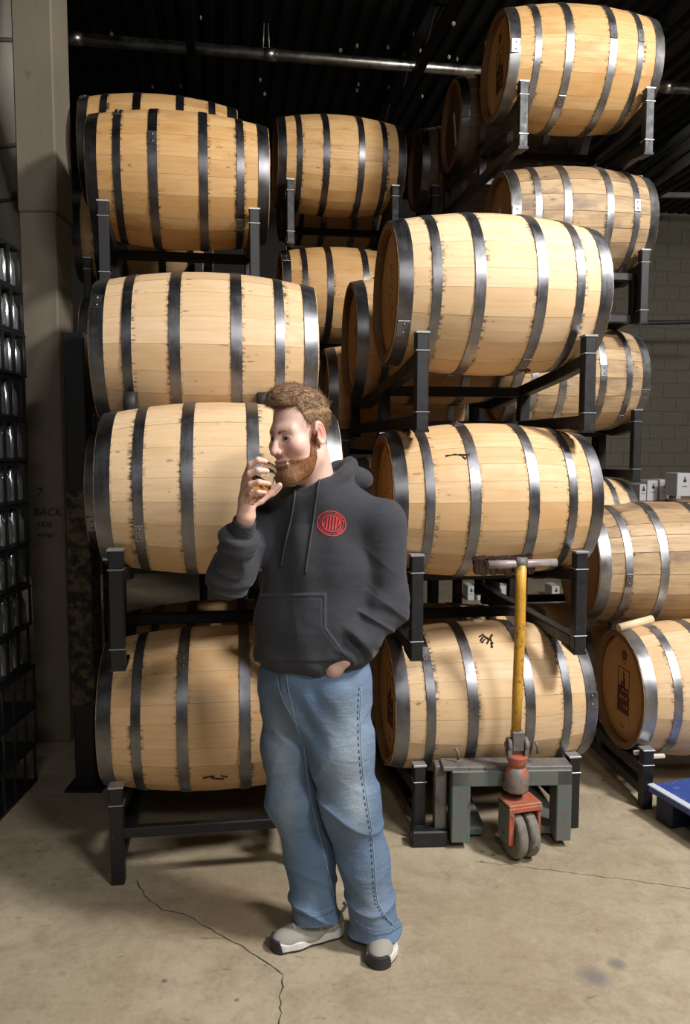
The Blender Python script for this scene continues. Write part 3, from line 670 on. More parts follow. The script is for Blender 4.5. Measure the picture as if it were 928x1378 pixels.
carton(860, 870, 652, 674, YB, 'white carton partly hidden by the lowest far right barrel', z=zb)
carton(870, 885.5, 647, 674, YB, 'white carton with black emblem on the brown carton block', z=zb)
carton(886.5, 901, 646, 674, YB, 'white carton with emblem beside the black-panelled one', z=zb)
carton(901.5, 917, 647, 674, YB+.02, 'white carton with a black end panel', True, z=zb)
o = MB().box((0, 0, 0), (.2, .2, .022), .003).build('flat_carton', BRN, None, (at(891, 674, YB).x+.03, YB-.2, zb)); tag(o, 'flattened brown carton lying before the white cartons', 'carton')
tb = carton(910, 930, 637, 668, YB-.5, 'big white carton standing highest on the carton block', z=None)
for i, (x0, x1) in enumerate(((629, 638), (642, 650), (663, 681), (742, 753))): carton(x0, x1, 789, 806, 8.35, 'small white carton on the floor far behind the racks', group='white cartons on the floor far behind the racks', z=0.)
# ------------------------------------------------------------------ signed-distance sculpting for the figure
def A3(v): return np.array(v, dtype=np.float64)
def lenv(v): return np.sqrt((v*v).sum(-1))
def rcone(P, a, b, ra, rb):
    a, b = A3(a), A3(b); ab = b-a; t = np.clip(((P-a)@ab)/max(ab@ab, 1e-9), 0, 1)
    return lenv(P-a-t[:, None]*ab)-(ra+(rb-ra)*t)
def chain(P, pts, rs, k=.02):
    d = None
    for i in range(len(pts)-1):
        q = rcone(P, pts[i], pts[i+1], rs[i], rs[i+1]); d = q if d is None else smin(d, q, k)
    return d
def ell(P, c, r, R=None):
    q = P-A3(c)
    if R is not None: q = q@R
    r = A3(r); k0 = lenv(q/r); k1 = lenv(q/(r*r)); return k0*(k0-1)/np.maximum(k1, 1e-9)
def rbox(P, c, h, r, R=None):
    q = P-A3(c)
    if R is not None: q = q@R
    q = np.abs(q)-(A3(h)-r); return lenv(np.maximum(q, 0))+np.minimum(q.max(-1), 0)-r
def smin(a, b, k): h = np.clip(.5+.5*(b-a)/k, 0, 1); return b+(a-b)*h-k*h*(1-h)
def smax(a, b, k): return -smin(-a, -b, k)
def sstep(a, b, x): t = np.clip((x-a)/(b-a), 0, 1); return t*t*(3-2*t)
def wob(P, f, seed, n=5):
    """cheap smooth noise: a few warped sines"""
    r = np.random.default_rng(seed); s = np.zeros(len(P))
    for i in range(n):
        d = r.normal(size=3); d /= np.linalg.norm(d); d2 = r.normal(size=3)*.6
        s += np.sin(f*(1+.5*i)*(P@d)+r.uniform(0, 6.28)+1.3*np.sin(f*.6*(P@d2)+r.uniform(0, 6.28)))/(1+.35*i)
    return s/n
def sdf_mesh(f, lo, hi, h, zs=None, bs=8):
    """block-sparse surface nets -> vertices, quads"""
    xs = np.arange(lo[0], hi[0]+h, h); ys = np.arange(lo[1], hi[1]+h, h)
    if zs is None: zs = np.arange(lo[2], hi[2]+h, h)
    ax = [xs, ys, zs]; N = [len(a) for a in ax]
    D = np.empty(N, np.float32)
    bl = [[(i, min(i+bs, n)) for i in range(0, n, bs)] for n in N]
    cen = []; rad_ = []; idx = []
    for i in bl[0]:
        for j in bl[1]:
            for k in bl[2]:
                c = [(ax[q][b[0]]+ax[q][b[1]-1])/2 for q, b in enumerate((i, j, k))]; e = [(ax[q][b[1]-1]-ax[q][b[0]])/2+h for q, b in enumerate((i, j, k))]
                cen.append(c); rad_.append(math.sqrt(sum(v*v for v in e))); idx.append((i, j, k))
    cen = np.array(cen); rad_ = np.array(rad_); v = f(cen); act = np.abs(v) < rad_*1.35+.004
    pts = []; own = []
    for n, (i, j, k) in enumerate(idx):
        if not act[n]: D[i[0]:i[1], j[0]:j[1], k[0]:k[1]] = v[n]
    A = [idx[n] for n in np.nonzero(act)[0]]
    for c0 in range(0, len(A), 600):
        ch = A[c0:c0+600]; P = []
        for i, j, k in ch:
            g_ = np.stack(np.meshgrid(xs[i[0]:i[1]], ys[j[0]:j[1]], zs[k[0]:k[1]], indexing='ij'), -1); P.append(g_.reshape(-1, 3))
        d = f(np.concatenate(P)); o = 0
        for (i, j, k), p in zip(ch, P):
            D[i[0]:i[1], j[0]:j[1], k[0]:k[1]] = d[o:o+len(p)].reshape(i[1]-i[0], j[1]-j[0], k[1]-k[0]); o += len(p)
    S_ = D < 0
    cnt = np.zeros((N[0]-1, N[1]-1, N[2]-1), np.uint8)
    for dx in (0, 1):
        for dy in (0, 1):
            for dz in (0, 1): cnt += S_[dx:N[0]-1+dx, dy:N[1]-1+dy, dz:N[2]-1+dz]
    cells = np.argwhere((cnt > 0) & (cnt < 8)); vid = np.full(cnt.shape, -1, np.int32); vid[tuple(cells.T)] = np.arange(len(cells))
    acc = np.zeros((len(cells), 3)); num = np.zeros(len(cells)); ci, cj, ck = cells.T
    cor = [(0, 0, 0), (1, 0, 0), (0, 1, 0), (1, 1, 0), (0, 0, 1), (1, 0, 1), (0, 1, 1), (1, 1, 1)]
    for a in range(8):
        for q in range(3):
            b = list(cor[a])
            if b[q]: continue
            b[q] = 1; ca = cor[a]
            da = D[ci+ca[0], cj+ca[1], ck+ca[2]].astype(np.float64); db = D[ci+b[0], cj+b[1], ck+b[2]].astype(np.float64)
            m = (da < 0) != (db < 0); t = np.where(m, da/np.where(m, da-db, 1), 0)
            pa = np.stack([xs[ci+ca[0]], ys[cj+ca[1]], zs[ck+ca[2]]], -1); pb = np.stack([xs[ci+b[0]], ys[cj+b[1]], zs[ck+b[2]]], -1)
            acc += np.where(m[:, None], pa+(pb-pa)*t[:, None], 0); num += m
    Vt = acc/num[:, None]; Q = []
    for q in range(3):
        u, w_ = [(1, 2), (2, 0), (0, 1)][q]
        sl = [slice(None)]*3; sl2 = [slice(None)]*3; sl[q] = slice(0, N[q]-1); sl2[q] = slice(1, N[q])
        ed = np.argwhere(S_[tuple(sl)] != S_[tuple(sl2)])
        ok = (ed[:, u] > 0) & (ed[:, w_] > 0) & (ed[:, u] < N[u]-1) & (ed[:, w_] < N[w_]-1); ed = ed[ok]
        sg = S_[tuple(ed.T)]
        def cell(du, dw): c = ed.copy(); c[:, u] += du; c[:, w_] += dw; return vid[tuple(c.T)]
        a, b, c, d = cell(-1, -1), cell(0, -1), cell(0, 0), cell(-1, 0)
        F_ = np.stack([a, b, c, d], -1); F_[~sg] = F_[~sg][:, ::-1]; Q.append(F_)
    Q = np.concatenate(Q); Q = Q[(Q >= 0).all(1)]
    return Vt, Q
def np_mesh(name, V, Q, col=None):
    me = bpy.data.meshes.new(name); me.vertices.add(len(V)); me.vertices.foreach_set('co', V.astype(np.float32).ravel())
    me.loops.add(Q.size); me.polygons.add(len(Q)); me.loops.foreach_set('vertex_index', Q.astype(np.int32).ravel())
    me.polygons.foreach_set('loop_start', np.arange(0, Q.size, 4, dtype=np.int32)); me.polygons.foreach_set('use_smooth', np.ones(len(Q), bool)); me.update(calc_edges=True); me.validate()
    if col is not None:
        ca = me.color_attributes.new('Col', 'FLOAT_COLOR', 'POINT'); c4 = np.ones((len(V), 4), np.float32); c4[:, :3] = col; ca.data.foreach_set('color', c4.ravel())
    return me
def colmat(name, rough, sss=0., bump=None, spec=.4):
    m = mat(name, rough=rough, spec=spec); g = G(m); a = g.n('ShaderNodeVertexColor', layer_name='Col').outputs['Color']; g.link(a, 'Base Color')
    if sss: g.b.inputs['Subsurface Weight'].default_value = sss; g.b.inputs['Subsurface Radius'].default_value = (.012, .005, .003); g.b.inputs['Subsurface Scale'].default_value = .6
    if bump: nz = g.noise(g.mapping(g.obj(), bump[0]), 1., 3, .6); g.bump(nz, bump[1], bump[2])
    return m
# ------------------------------------------------------------------ the man: landmarks as pixel + distance
def W(px, py, D): return np.array(at(px, py, D))
HSV = np.array((.985, .985, 1.10)); HS = .985     # head scale (long face)
HC = W(404, 588, 2.44)                         # middle of the head at eye level
hy, hp, hr = math.radians(45), math.radians(-7), math.radians(3)
HRm = np.array((Matrix.Rotation(-hy, 3, 'Z') @ Matrix.Rotation(math.pi, 3, 'Z') @ Matrix.Rotation(hr, 3, 'Y') @ Matrix.Rotation(hp, 3, 'X')))   # local (x = his right, y = forward, z = up) -> world
def hl(P): return ((P-HC)@HRm)/HSV
def hw(q): return HC+HRm@(A3(q)*HSV)
def head_sdf(P, full=True):
    q = hl(P); ax_ = np.abs(q[:, 0]); m = np.stack([ax_, q[:, 1], q[:, 2]], -1)
    d = ell(q, (0, -.014, .052), (.077, .097, .086))
    d = smin(d, ell(q, (0, .022, -.022), (.064, .076, .100)), .03)
    d = smin(d, rcone(m, (.052, -.005, -.062), (.020, .070, -.108), .022, .020), .035)
    d = smin(d, ell(q, (0, .074, -.104), (.026, .024, .022)), .03)
    d = smin(d, ell(m, (.046, .060, -.020), (.026, .030, .024)), .025)
    d = smin(d, rcone(m, (.004, .086, .026), (.044, .070, .024), .013, .012), .02)
    d = smax(d, -ell(m, (.031, .104, .004), (.017, .018, .012)), .012)
    d = smin(d, ell(m, (.031, .077, .003), (.0165, .0155, .0135)), .005)
    d = smax(d, -ell(m, (.031, .090, .0025), (.0125, .014, .0042)), .002)
    d = smin(d, rcone(q, (0, .090, .016), (0, .117, -.030), .0095, .0125), .012)
    d = smin(d, ell(m, (.0135, .104, -.034), (.0085, .012, .0085)), .007)
    d = smax(d, -ell(m, (.0075, .113, -.043), (.004, .005, .004)), .003)
    # lips with a closed smile
    lz = -.066+4.5*ax_*ax_; ly = .0965-7.*ax_*ax_
    lip = np.sqrt((q[:, 1]-ly)**2*.8+(np.abs(q[:, 2]-lz)-.0045)**2)-.0058+.09*np.maximum(ax_-.015, 0)
    lip = np.where(ax_ < .03, lip, .02); d = smin(d, lip, .006)
    gro = np.sqrt((q[:, 1]-ly-.006)**2+(q[:, 2]-lz)**2)-.0022; d = smax(d, -np.where(ax_ < .030, gro, .02), .002)
    d = smax(d, -rcone(m, (.020, .1, -.040), (.040, .086, -.064), .003, .002), .010)   # smile fold
    # ears
    er = np.array(Matrix.Rotation(math.radians(-12), 3, 'X')); eq = (m-A3((.079, -.008, .006)))@er
    e = ell(eq, (0, 0, 0), (.010, .021, .034)); rim_ = np.sqrt((np.sqrt((eq[:, 1]/.62)**2+eq[:, 2]**2)-.029)**2*.6+(eq[:, 0]-.007)**2)-.0048
    e = smin(e, rim_, .004); e = smax(e, -ell(eq, (.010, .004, -.002), (.008, .010, .017)), .004); d = smin(d, e, .008)
    return d*HS
NK0, NK1 = hw((0, -.030, -.055)), W(432, 690, 2.50)
RSH, REL, RWR = W(356, 705, 2.55), W(309, 776, 2.41), W(331, 694, 2.29)
LSH, LEL, LWR = W(513, 705, 2.44), W(519, 815, 2.43), W(464, 884, 2.342)
# hand around the glass -----------------------------------------------------
GB, GT = W(336, 671, 2.268), W(366, 628, 2.318)         # glass base centre, mouth centre
gx = (GT-GB)/np.linalg.norm(GT-GB)
FING = []
def fin(pts, rs): FING.append(([W(*p) for p in pts], rs))
fin([(331, 641, 2.275), (337, 625, 2.252), (347, 619, 2.246), (357, 621, 2.262)], [.0105, .0098, .0090, .0078])
fin([(330, 651, 2.265), (336, 638, 2.238), (347, 633, 2.230), (359, 634, 2.246)], [.0108, .0102, .0095, .0080])
fin([(330, 661, 2.262), (337, 652, 2.232), (348, 649, 2.224), (361, 651, 2.238)], [.0105, .0098, .0090, .0078])
fin([(331, 671, 2.265), (338, 665, 2.240), (347, 662, 2.232), (356, 663, 2.240)], [.0095, .0088, .0080, .0068])
THUMB = ([W(336, 680, 2.300), W(350, 674, 2.314), W(364, 664, 2.323), W(376, 653, 2.320)], [.0135, .0120, .0108, .0085])
GPROF = np.array([(.0, 0), (.020, 0), (.021, .004), (.015, .012), (.012, .020), (.020, .028), (.031, .042), (.034, .056), (.031, .072), (.025, .090), (.0225, .115)])
def glass_sdf(P):
    k_ = np.linalg.norm(GT-GB)/.115; q = P-GB; z = q@gx; r = lenv(q-z[:, None]*gx)
    return np.maximum(r-np.interp(z, GPROF[1:, 1]*k_, GPROF[1:, 0]*k_), np.maximum(-z, z-.115*k_))
def hand_sdf(P):
    d = rcone(P, RWR, W(331, 672, 2.285), .026, .024)
    pc = [W(331, 643, 2.282), W(330, 652, 2.274), W(330, 662, 2.270), W(331, 672, 2.272)]
    for i, c in enumerate(pc): d = smin(d, rcone(P, W(331+i, 682, 2.285), c, .017, .0125), .012)
    for pts, rs in FING: d = smin(d, chain(P, pts, rs, .004), .006)
    d = smin(d, chain(P, *THUMB, .006), .010)
    return smax(d, -glass_sdf(P)-.0015, .003)      # the palm gives way where the glass presses into it
LPOC = W(450, 897, 2.354)
def near(P, c, r, f, pad=.03):
    """exact distance near a part, distance to its bounding ball elsewhere"""
    e = lenv(P-A3(c))-r; m = e < pad; d = e.copy()
    if m.any(): d[m] = f(P[m])
    return d
HANDC = W(342, 655, 2.275)
def body_sdf(P):
    d = near(P, hw((0, .01, -.005)), .165, head_sdf)
    d = smin(d, rcone(P, NK0, NK1, .060, .066), .03)
    tors = smin(chain(P, [W(432, 715, 2.52), W(428, 800, 2.52), W(428, 900, 2.50)], [.115, .11, .105], .05), rcone(P, RSH, LSH, .05, .05), .06)
    d = smin(d, tors, .05)
    d = smin(d, chain(P, [RSH, REL], [.045, .036], .02), .03)
    fa = rcone(P, REL, RWR, .036, .026)
    d = smin(d, smin(fa, near(P, HANDC, .135, hand_sdf), .012), .012)
    d = smin(d, chain(P, [LSH, LEL, LWR, LPOC, W(437, 922, 2.415)], [.045, .038, .025, .026, .028], .02), .02)
    d = smin(d, chain(P, [W(392, 930, 2.53), W(394, 1080, 2.54), W(424, 1195, 2.54)], [.07, .045, .03], .03), .03)
    return smin(d, chain(P, [W(455, 930, 2.49), W(474, 1080, 2.47), W(500, 1200, 2.52)], [.07, .045, .03], .03), .03)
zs_ = np.concatenate([np.arange(.12, 1.42, .012), np.arange(1.42, 1.90, .0024)])
lo = A3((W(300, 700, 2.4)[0]-.08, 2.16, 0)); hi = A3((W(545, 700, 2.45)[0]+.03, 2.68, 0))
import time as _t; _t0 = _t.time()
BV, BQ = sdf_mesh(body_sdf, lo, hi, .0024, zs_)
def skin_colour(V):
    q = hl(V); ax_ = np.abs(q[:, 0]); c = np.tile(A3((.74, .485, .405)), (len(V), 1))
    def tint(mask, col): c[:] = c*(1-mask[:, None])+A3(col)*mask[:, None]
    m = np.stack([ax_, q[:, 1], q[:, 2]], -1)
    tint(.55*sstep(.042, .008, lenv(m-A3((.042, .075, -.032)))), (.66, .28, .22))
    tint(.55*sstep(.030, .008, lenv(q-A3((0, .115, -.03)))), (.66, .27, .21))
    tint(.6*sstep(.035, .015, lenv(m-A3((.082, -.008, .008)))), (.70, .27, .21))
    lz = -.066+4.5*ax_*ax_; lm = sstep(.0095, .006, np.abs(q[:, 2]-lz))*sstep(.029, .024, ax_)*sstep(.082, .088, q[:, 1]); tint(.75*lm, (.50, .19, .16))
    tint(.35*sstep(.022, .012, lenv((m-A3((.031, .095, .003)))*A3((1, .5, 1.3)))), (.48, .24, .19))
    tint(.35*(lenv(V-RWR) < .14), (.64, .34, .27))
    c *= (1+.06*wob(V, 60, 5)[:, None]); return np.clip(c, 0, 1)
SKIN = colmat('skin', .5, .12, ((180, 180, 180), .12, .001), .35)
MAN = link('person', np_mesh('person', BV, BQ, skin_colour(BV)), SKIN)
tag(MAN, 'man in charcoal hoodie and faded jeans sniffing a whisky glass', 'person')
# eyes
EW = mat('eye_white', (.72, .68, .66), .25); IR = mat('iris_brown', (.05, .028, .018), .2)
for s in (-1, 1):
    c = hw((s*.031, .0755, .003)); fwd = (hw((s*.031-.003, 1.0755, .02))-c); fwd /= np.linalg.norm(fwd)
    R_ = Vector(fwd).to_track_quat('Z', 'Y').to_matrix().to_4x4(); r = .0142*HS
    e = MB().lathe([(r*math.sin(a), r*math.cos(a)) for a in np.linspace(math.pi, 0, 15)], 20).build('eye', EW, MAN); e.matrix_local = Matrix.Translation(c) @ R_
    MB().lathe([(r*1.012*math.sin(a), r*1.012*math.cos(a)) for a in np.linspace(.50, 0, 7)], 20).build('iris', IR, e)
# brows, hair, beard --------------------------------------------------------
def scal(q): return q
def hair_sdf(P):
    q = hl(P); n = .5*wob(q*A3((1, .6, .6)), 260, 3)+.5*wob(q*A3((1.4, .5, .5)), 520, 8)
    ax_ = np.abs(q[:, 0])
    d = ell(q, (0, -.017, .058), (.0815, .1015, .0865))
    d = smin(d, ell(q, (0, .038, .118), (.060, .056, .036)), .03)
    d = smin(d, ell(q, (0, .082, .108), (.044, .022, .020)), .02)
    d = d-.0022*n
    # hairline: keeps forehead, temples, ears and nape free
    front = q[:, 1]-(.055+.42*(q[:, 2]-.08)+.10*np.maximum(0, .045-ax_)*0-.25*np.maximum(ax_-.05, 0))
    front = np.where(q[:, 2] > .088, np.maximum(front-.06*(q[:, 2]-.088)/.02, -.2), front)
    temple = np.minimum(q[:, 1]-.030-.28*np.maximum(q[:, 2]-.03, 0), .090-q[:, 2])
    side = -(q[:, 2]+.030+.9*np.maximum(-q[:, 1]-.02, 0)*0+np.where(q[:, 1] > -.004, .0, .045*sstep(.0, .05, -q[:, 1])))
    cut = np.maximum(np.maximum(front*.7, temple*.8), side)
    thin = .0045*sstep(.045, -.03, q[:, 2])
    d = smax(d+thin, cut, .006)
    m = np.stack([ax_, q[:, 1], q[:, 2]], -1); d = smax(d, -ell(m, (.084, -.010, .006), (.016, .026, .038)), .004)
    return d*HS
HV, HQ = sdf_mesh(hair_sdf, HC-.16, HC+A3((.16, .16, .20)), .0028)
def beard_sdf(P):
    q = hl(P); ax_ = np.abs(q[:, 0]); n = wob(q, 420, 13)
    d = near(P, hw((0, .01, -.005)), .165, head_sdf)/HS-.0035-.0015*n-.004*sstep(-.07, -.11, q[:, 2])*sstep(.0, .05, q[:, 1])
    top = q[:, 2]-(-.046-.012*sstep(.0, .05, q[:, 1])+.075*sstep(.035, .004, q[:, 1])); top = np.where(ax_ < .044, np.maximum(top, q[:, 2]+.043), top)
    back = -(q[:, 1]-.003+.25*np.minimum(q[:, 2]+.04, 0)); low_ = -(q[:, 2]+.132)
    neck_ = -(q[:, 2]+.112)-.0+ -.35*(q[:, 1]-.03)
    mouth = ell(np.stack([ax_, q[:, 1], q[:, 2]], -1), (0, .1, -.0655), (.031, .03, .0105))
    d = smax(d, np.maximum(np.maximum(top, back), low_), .005); d = smax(d, neck_, .01); d = smax(d, -mouth, .003)
    m = np.stack([ax_, q[:, 1], q[:, 2]], -1); d = smax(d, -ell(m, (.084, -.010, .006), (.014, .024, .036)), .004)
    return d*HS
DV, DQ = sdf_mesh(beard_sdf, HC-.17, HC+.17, .0028)
def hair_colour(V, beard):
    q = hl(V); n = .5+.5*wob(q*A3((1, .4, 1)), 300, 21); n2 = .5+.5*wob(q, 60, 22)
    if beard:
        a, b, e = A3((.21, .085, .032)), A3((.36, .17, .075)), A3((.34, .225, .145)); chin = sstep(.055, .085, q[:, 1])*.6
        c = a+(b-a)*n[:, None]; c = c+(e-c)*(chin*(.5+.5*n2))[:, None]
    else:
        a, b, e = A3((.25, .145, .078)), A3((.47, .31, .195)), A3((.44, .30, .21)); c = a+(b-a)*n[:, None]; c = c+(e-c)*(sstep(.05, -.02, q[:, 2])*.6)[:, None]
    return c
HAIRM = colmat('hair', .55, spec=.3); BEARDM = colmat('beard', .6, spec=.25)
for m_, sc_ in ((HAIRM, (500, 500, 160)), (BEARDM, (700, 700, 260))):
    g = G(m_); bc = g.b.inputs['Base Color'].links[0].from_socket; nz = g.noise(g.mapping(g.obj(), sc_), 1., 3, .7)
    g.link(g.mix(1., bc, g.ramp(nz, [(.35, (.35, .32, .3)), (.62, (1.25, 1.2, 1.15))]), 'MULTIPLY'), 'Base Color'); g.bump(nz, .5, .0015)
hairo = link('hair', np_mesh('hair', HV, HQ, hair_colour(HV, False)), HAIRM, MAN); bearo = link('beard', np_mesh('beard', DV, DQ, hair_colour(DV, True)), BEARDM, MAN)
def strands(name, me_o, n, ln, rw, comb, m, beard, seed):
    r = np.random.default_rng(seed); me = me_o.data; N = len(me.vertices); co = np.empty(N*3, np.float32); me.vertices.foreach_get('co', co); co = co.reshape(-1, 3).astype(float)
    no = np.empty(N*3, np.float32); me.vertices.foreach_get('normal', no); no = no.reshape(-1, 3).astype(float)
    ids = r.integers(0, N, n); P = co[ids]; Nn = no[ids]; C_ = comb(hl(P))@HRm.T; C_ -= (C_*Nn).sum(1)[:, None]*Nn; C_ /= np.maximum(lenv(C_), 1e-6)[:, None]; C_ += r.normal(0, .28, C_.shape)
    L_ = ln*(.6+.8*r.random(n)); side = np.cross(C_, Nn); side /= np.maximum(lenv(side), 1e-6)[:, None]
    V = []; base = P-.002*Nn
    p1 = base+(C_*.6+Nn*.26)*L_[:, None]*.6; p2 = base+(C_*1.0+Nn*.24)*L_[:, None]
    up = Nn*rw
    rings = [[base+side*rw, base-side*rw, base+up], [p1+side*rw*.8, p1-side*rw*.8, p1+up*.8]]
    V = np.stack(rings[0]+rings[1]+[p2], 1).reshape(-1, 3); k = np.arange(n)[:, None]*7
    F4 = np.concatenate([k+A3([[0, 1, 4, 3]]).astype(int), k+A3([[1, 2, 5, 4]]).astype(int), k+A3([[2, 0, 3, 5]]).astype(int)]); F3 = np.concatenate([k+A3([[3, 4, 6]]).astype(int), k+A3([[4, 5, 6]]).astype(int), k+A3([[5, 3, 6]]).astype(int)])
    mm = bpy.data.meshes.new(name); mm.from_pydata(V.tolist(), [], F4.tolist()+F3.tolist()); mm.polygons.foreach_set('use_smooth', np.ones(len(mm.polygons), bool))
    ca = mm.color_attributes.new('Col', 'FLOAT_COLOR', 'POINT'); c = np.repeat(hair_colour(P, beard)*(.45+1.0*r.random((n, 1))), 7, 0); c4 = np.ones((len(V), 4), np.float32); c4[:, :3] = np.clip(c, 0, 1); ca.data.foreach_set('color', c4.ravel())
    return tag(link(name, mm, m, me_o), kind='stuff')
def comb_top(q): v = np.zeros_like(q); v[:, 1] = np.where(q[:, 2] > .07, .9, -.5); v[:, 0] = np.where(q[:, 2] > .07, -.35, 0); v[:, 2] = np.where(q[:, 2] > .07, .35, -.9); return v
def comb_down(q): v = np.zeros_like(q); v[:, 2] = -1; v[:, 1] = .45; return v
strands('hair_strands', hairo, 11000, .016, .0006, comb_top, HAIRM, False, 1)
strands('beard_strands', bearo, 11000, .0065, .0005, comb_down, BEARDM, True, 2)
BROW = mat('eyebrow', (.34, .18, .09), .7)
for s in (-1, 1):
    P = [hw((s*x, y, z)) for x, y, z in ((.012, .0985, .019), (.022, .0975, .0235), (.034, .091, .026), (.046, .079, .022))]
    MB().tube(P, [.0035, .0042, .0036, .0016], 8).build('eyebrow', BROW, MAN)
LASH = mat('lash_line', (.10, .05, .035), .8)
for s in (-1, 1):
    P = [hw((s*x, y, z)) for x, y, z in ((.0185, .0895, .0035), (.025, .0935, .0072), (.032, .0938, .0078), (.039, .090, .0062), (.0435, .086, .0025))]
    MB().tube(P, [.0008, .0011, .0012, .0012, .0007], 6).build('eyelid_line', LASH, MAN)
print('body', len(BQ), len(HQ), len(DQ), _t.time()-_t0)
# ------------------------------------------------------------------ clothes
def pxy(P):
    """world -> photograph pixel, used while shaping the clothes"""
    q = P-A3((0, 0, CAMZ)); d = q[:, 1]*math.cos(PITCH)-q[:, 2]*math.sin(PITCH); u = q[:, 2]*math.cos(PITCH)+q[:, 1]*math.sin(PITCH)
    return IW/2+FP*q[:, 0]/d, IH/2-FP*u/d
def crease(x, p=2.2): return (1-np.abs(np.sin(x)))**p
TYAW = math.radians(-24); TR_ = np.array(Matrix.Rotation(TYAW, 3, 'Z'))
TC = W(430, 780, 2.50)
def tl(P, sc=.74): q = (P-TC)@TR_; q[:, 1] /= sc; return q
def tw(px, py, D, sc=.74): q = (W(px, py, D)-TC)@TR_; q[1] /= sc; return q
TPTS = [tw(432, 700, 2.50), tw(432, 760, 2.50), tw(423, 845, 2.49), tw(421, 884, 2.485)]
ca_, sa_ = math.cos(TYAW), math.sin(TYAW)
RUP = (REL-RSH)/np.linalg.norm(REL-RSH); RFO = (RWR-REL)/np.linalg.norm(RWR-REL); LUP = (LEL-LSH)/np.linalg.norm(LEL-LSH); LFO = (LWR-LEL)/np.linalg.norm(LWR-LEL)
RCU = RWR-RFO*.020; LCU = LWR-LFO*.002
def hood_sdf(P):
    q = tl(P); d = chain(q, TPTS, [.155, .192, .200, .186], .05)*.80
    zz = P[:, 2]; px, py = pxy(P)
    d = smin(d, rcone(P, W(430, 676, 2.50), LSH+A3((-.01, 0, .0)), .080, .078), .05)
    d = smin(d, rcone(P, W(425, 678, 2.51), RSH, .078, .070), .05)
    # hem band: gathered, with the cloth bagging over it
    zh = W(420, 897, 2.5)[2]+.026*sstep(424, 446, px)*sstep(2.5, 2.42, P[:, 1])
    d = d-.012*np.exp(-((zz-zh-.045)/.03)**2)+.010*sstep(.028, .010, zz-zh)
    an = np.arctan2(q[:, 1], q[:, 0]); d = d+.0012*np.sin(an*110)*sstep(.034, .026, zz-zh)
    # long folds across the belly and chest
    fold = .004*wob(P*A3((1, 1, .45)), 26, 31, 4)+.004*np.sin(60*(P[:, 0]*.8+zz*.5)+2*np.sin(zz*14))*sstep(1.28, 1.0, zz)
    fold += .006*np.sin(48*((P[:, 0]-W(400, 760, 2.4)[0])+.18*(zz-1.2)))*np.exp(-((px-395)/48)**2)*sstep(1.08, 1.24, zz)
    msk = .5+.5*wob(P, 11, 91, 3)
    fold += .010*crease(13*((P[:, 0]*.75+zz*.65))+1.1*np.sin(9*zz+4*P[:, 0]))*msk*sstep(1.22, 1.02, zz)
    fold += .007*crease(17*(P[:, 0]-.35*zz)+.8*np.sin(11*zz))*(1-msk)*sstep(.95, 1.1, zz)*sstep(1.45, 1.3, zz)
    d = d-fold*.8
    # kangaroo pocket: a second layer of cloth
    front = sstep(2.52, 2.44, P[:, 1]); redge = np.where(py < 845, 438., 438+(py-845)*.75)
    pk = sstep(798, 801.5, py+.02*(px-385))*sstep(redge+.9, redge-.9, px)*front*sstep(892, 889, py); d = d-.0065*pk
    st = np.exp(-((px-redge+4)/1.0)**2)*sstep(802, 806, py)*sstep(890, 885, py)*front+np.exp(-((py-805+.02*(px-385))/1.0)**2)*sstep(436, 432, px)*front; d = d+.0022*st
    # sleeves
    def slv(a, b, c, u, f, r):
        e = chain(P, [a, b], r[:2], .02); s = (P-b)@u; e = e+.0055*np.sin(s*62+1.5*np.sin(40*P[:, 0]))*np.exp(-(s/.11)**2)
        g2 = chain(P, [b, b+(c-b)*.72, c], [r[1], r[2], r[3]], .03); s2 = (P-c)@f; g2 = g2+.006*np.sin(s2*72+1.8*np.sin(46*P[:, 2])+.7)*sstep(-.02, -.08, s2)
        cuff = np.abs(s2+.026)-.030; g2 = smin(g2, smax(chain(P, [c-f*.062, c+f*.002], [r[3]+.001, r[3]-.004], .01), cuff, .004), .006); g2 = smax(g2, s2-.003, .004)
        return smin(e, g2, .045)
    d = smin(d, near(P, (RSH+REL+RCU)/3, .22, lambda p: _s(p, 0), .05), .022)
    d = smin(d, near(P, (LSH+LEL+LCU)/3, .26, lambda p: _s(p, 1), .05), .022)
    # hood lying round the neck
    hq = P-W(431, 652, 2.505); hz = hq[:, 2]-.46*hq[:, 0]-.16*hq[:, 1]; rr = np.sqrt((hq[:, 0]*1.0)**2+(hq[:, 1]*1.0)**2)
    an2 = np.arctan2(hq[:, 1], hq[:, 0])
    tor = np.sqrt((rr-.088)**2+(hz*.82)**2)-(.029+.006*np.sin(an2*2+.6)+.003*np.sin(an2*7))
    bag = ell(P, W(469, 645, 2.58), (.082, .060, .048)); hood = smin(tor, bag, .03)
    seam = np.exp(-((rr-.112)/.004)**2)*.002; hood = hood+seam
    d = smin(d, hood, .018)
    d = smax(d, -rcone(P, W(424, 672, 2.495), hw((0, -.02, -.04)), .062, .068), .012)
    d = smax(d, -near(P, hw((0, .01, -.005)), .165, lambda p: head_sdf(p)-.006), .008)
    return smax(d, zh-zz, .006)
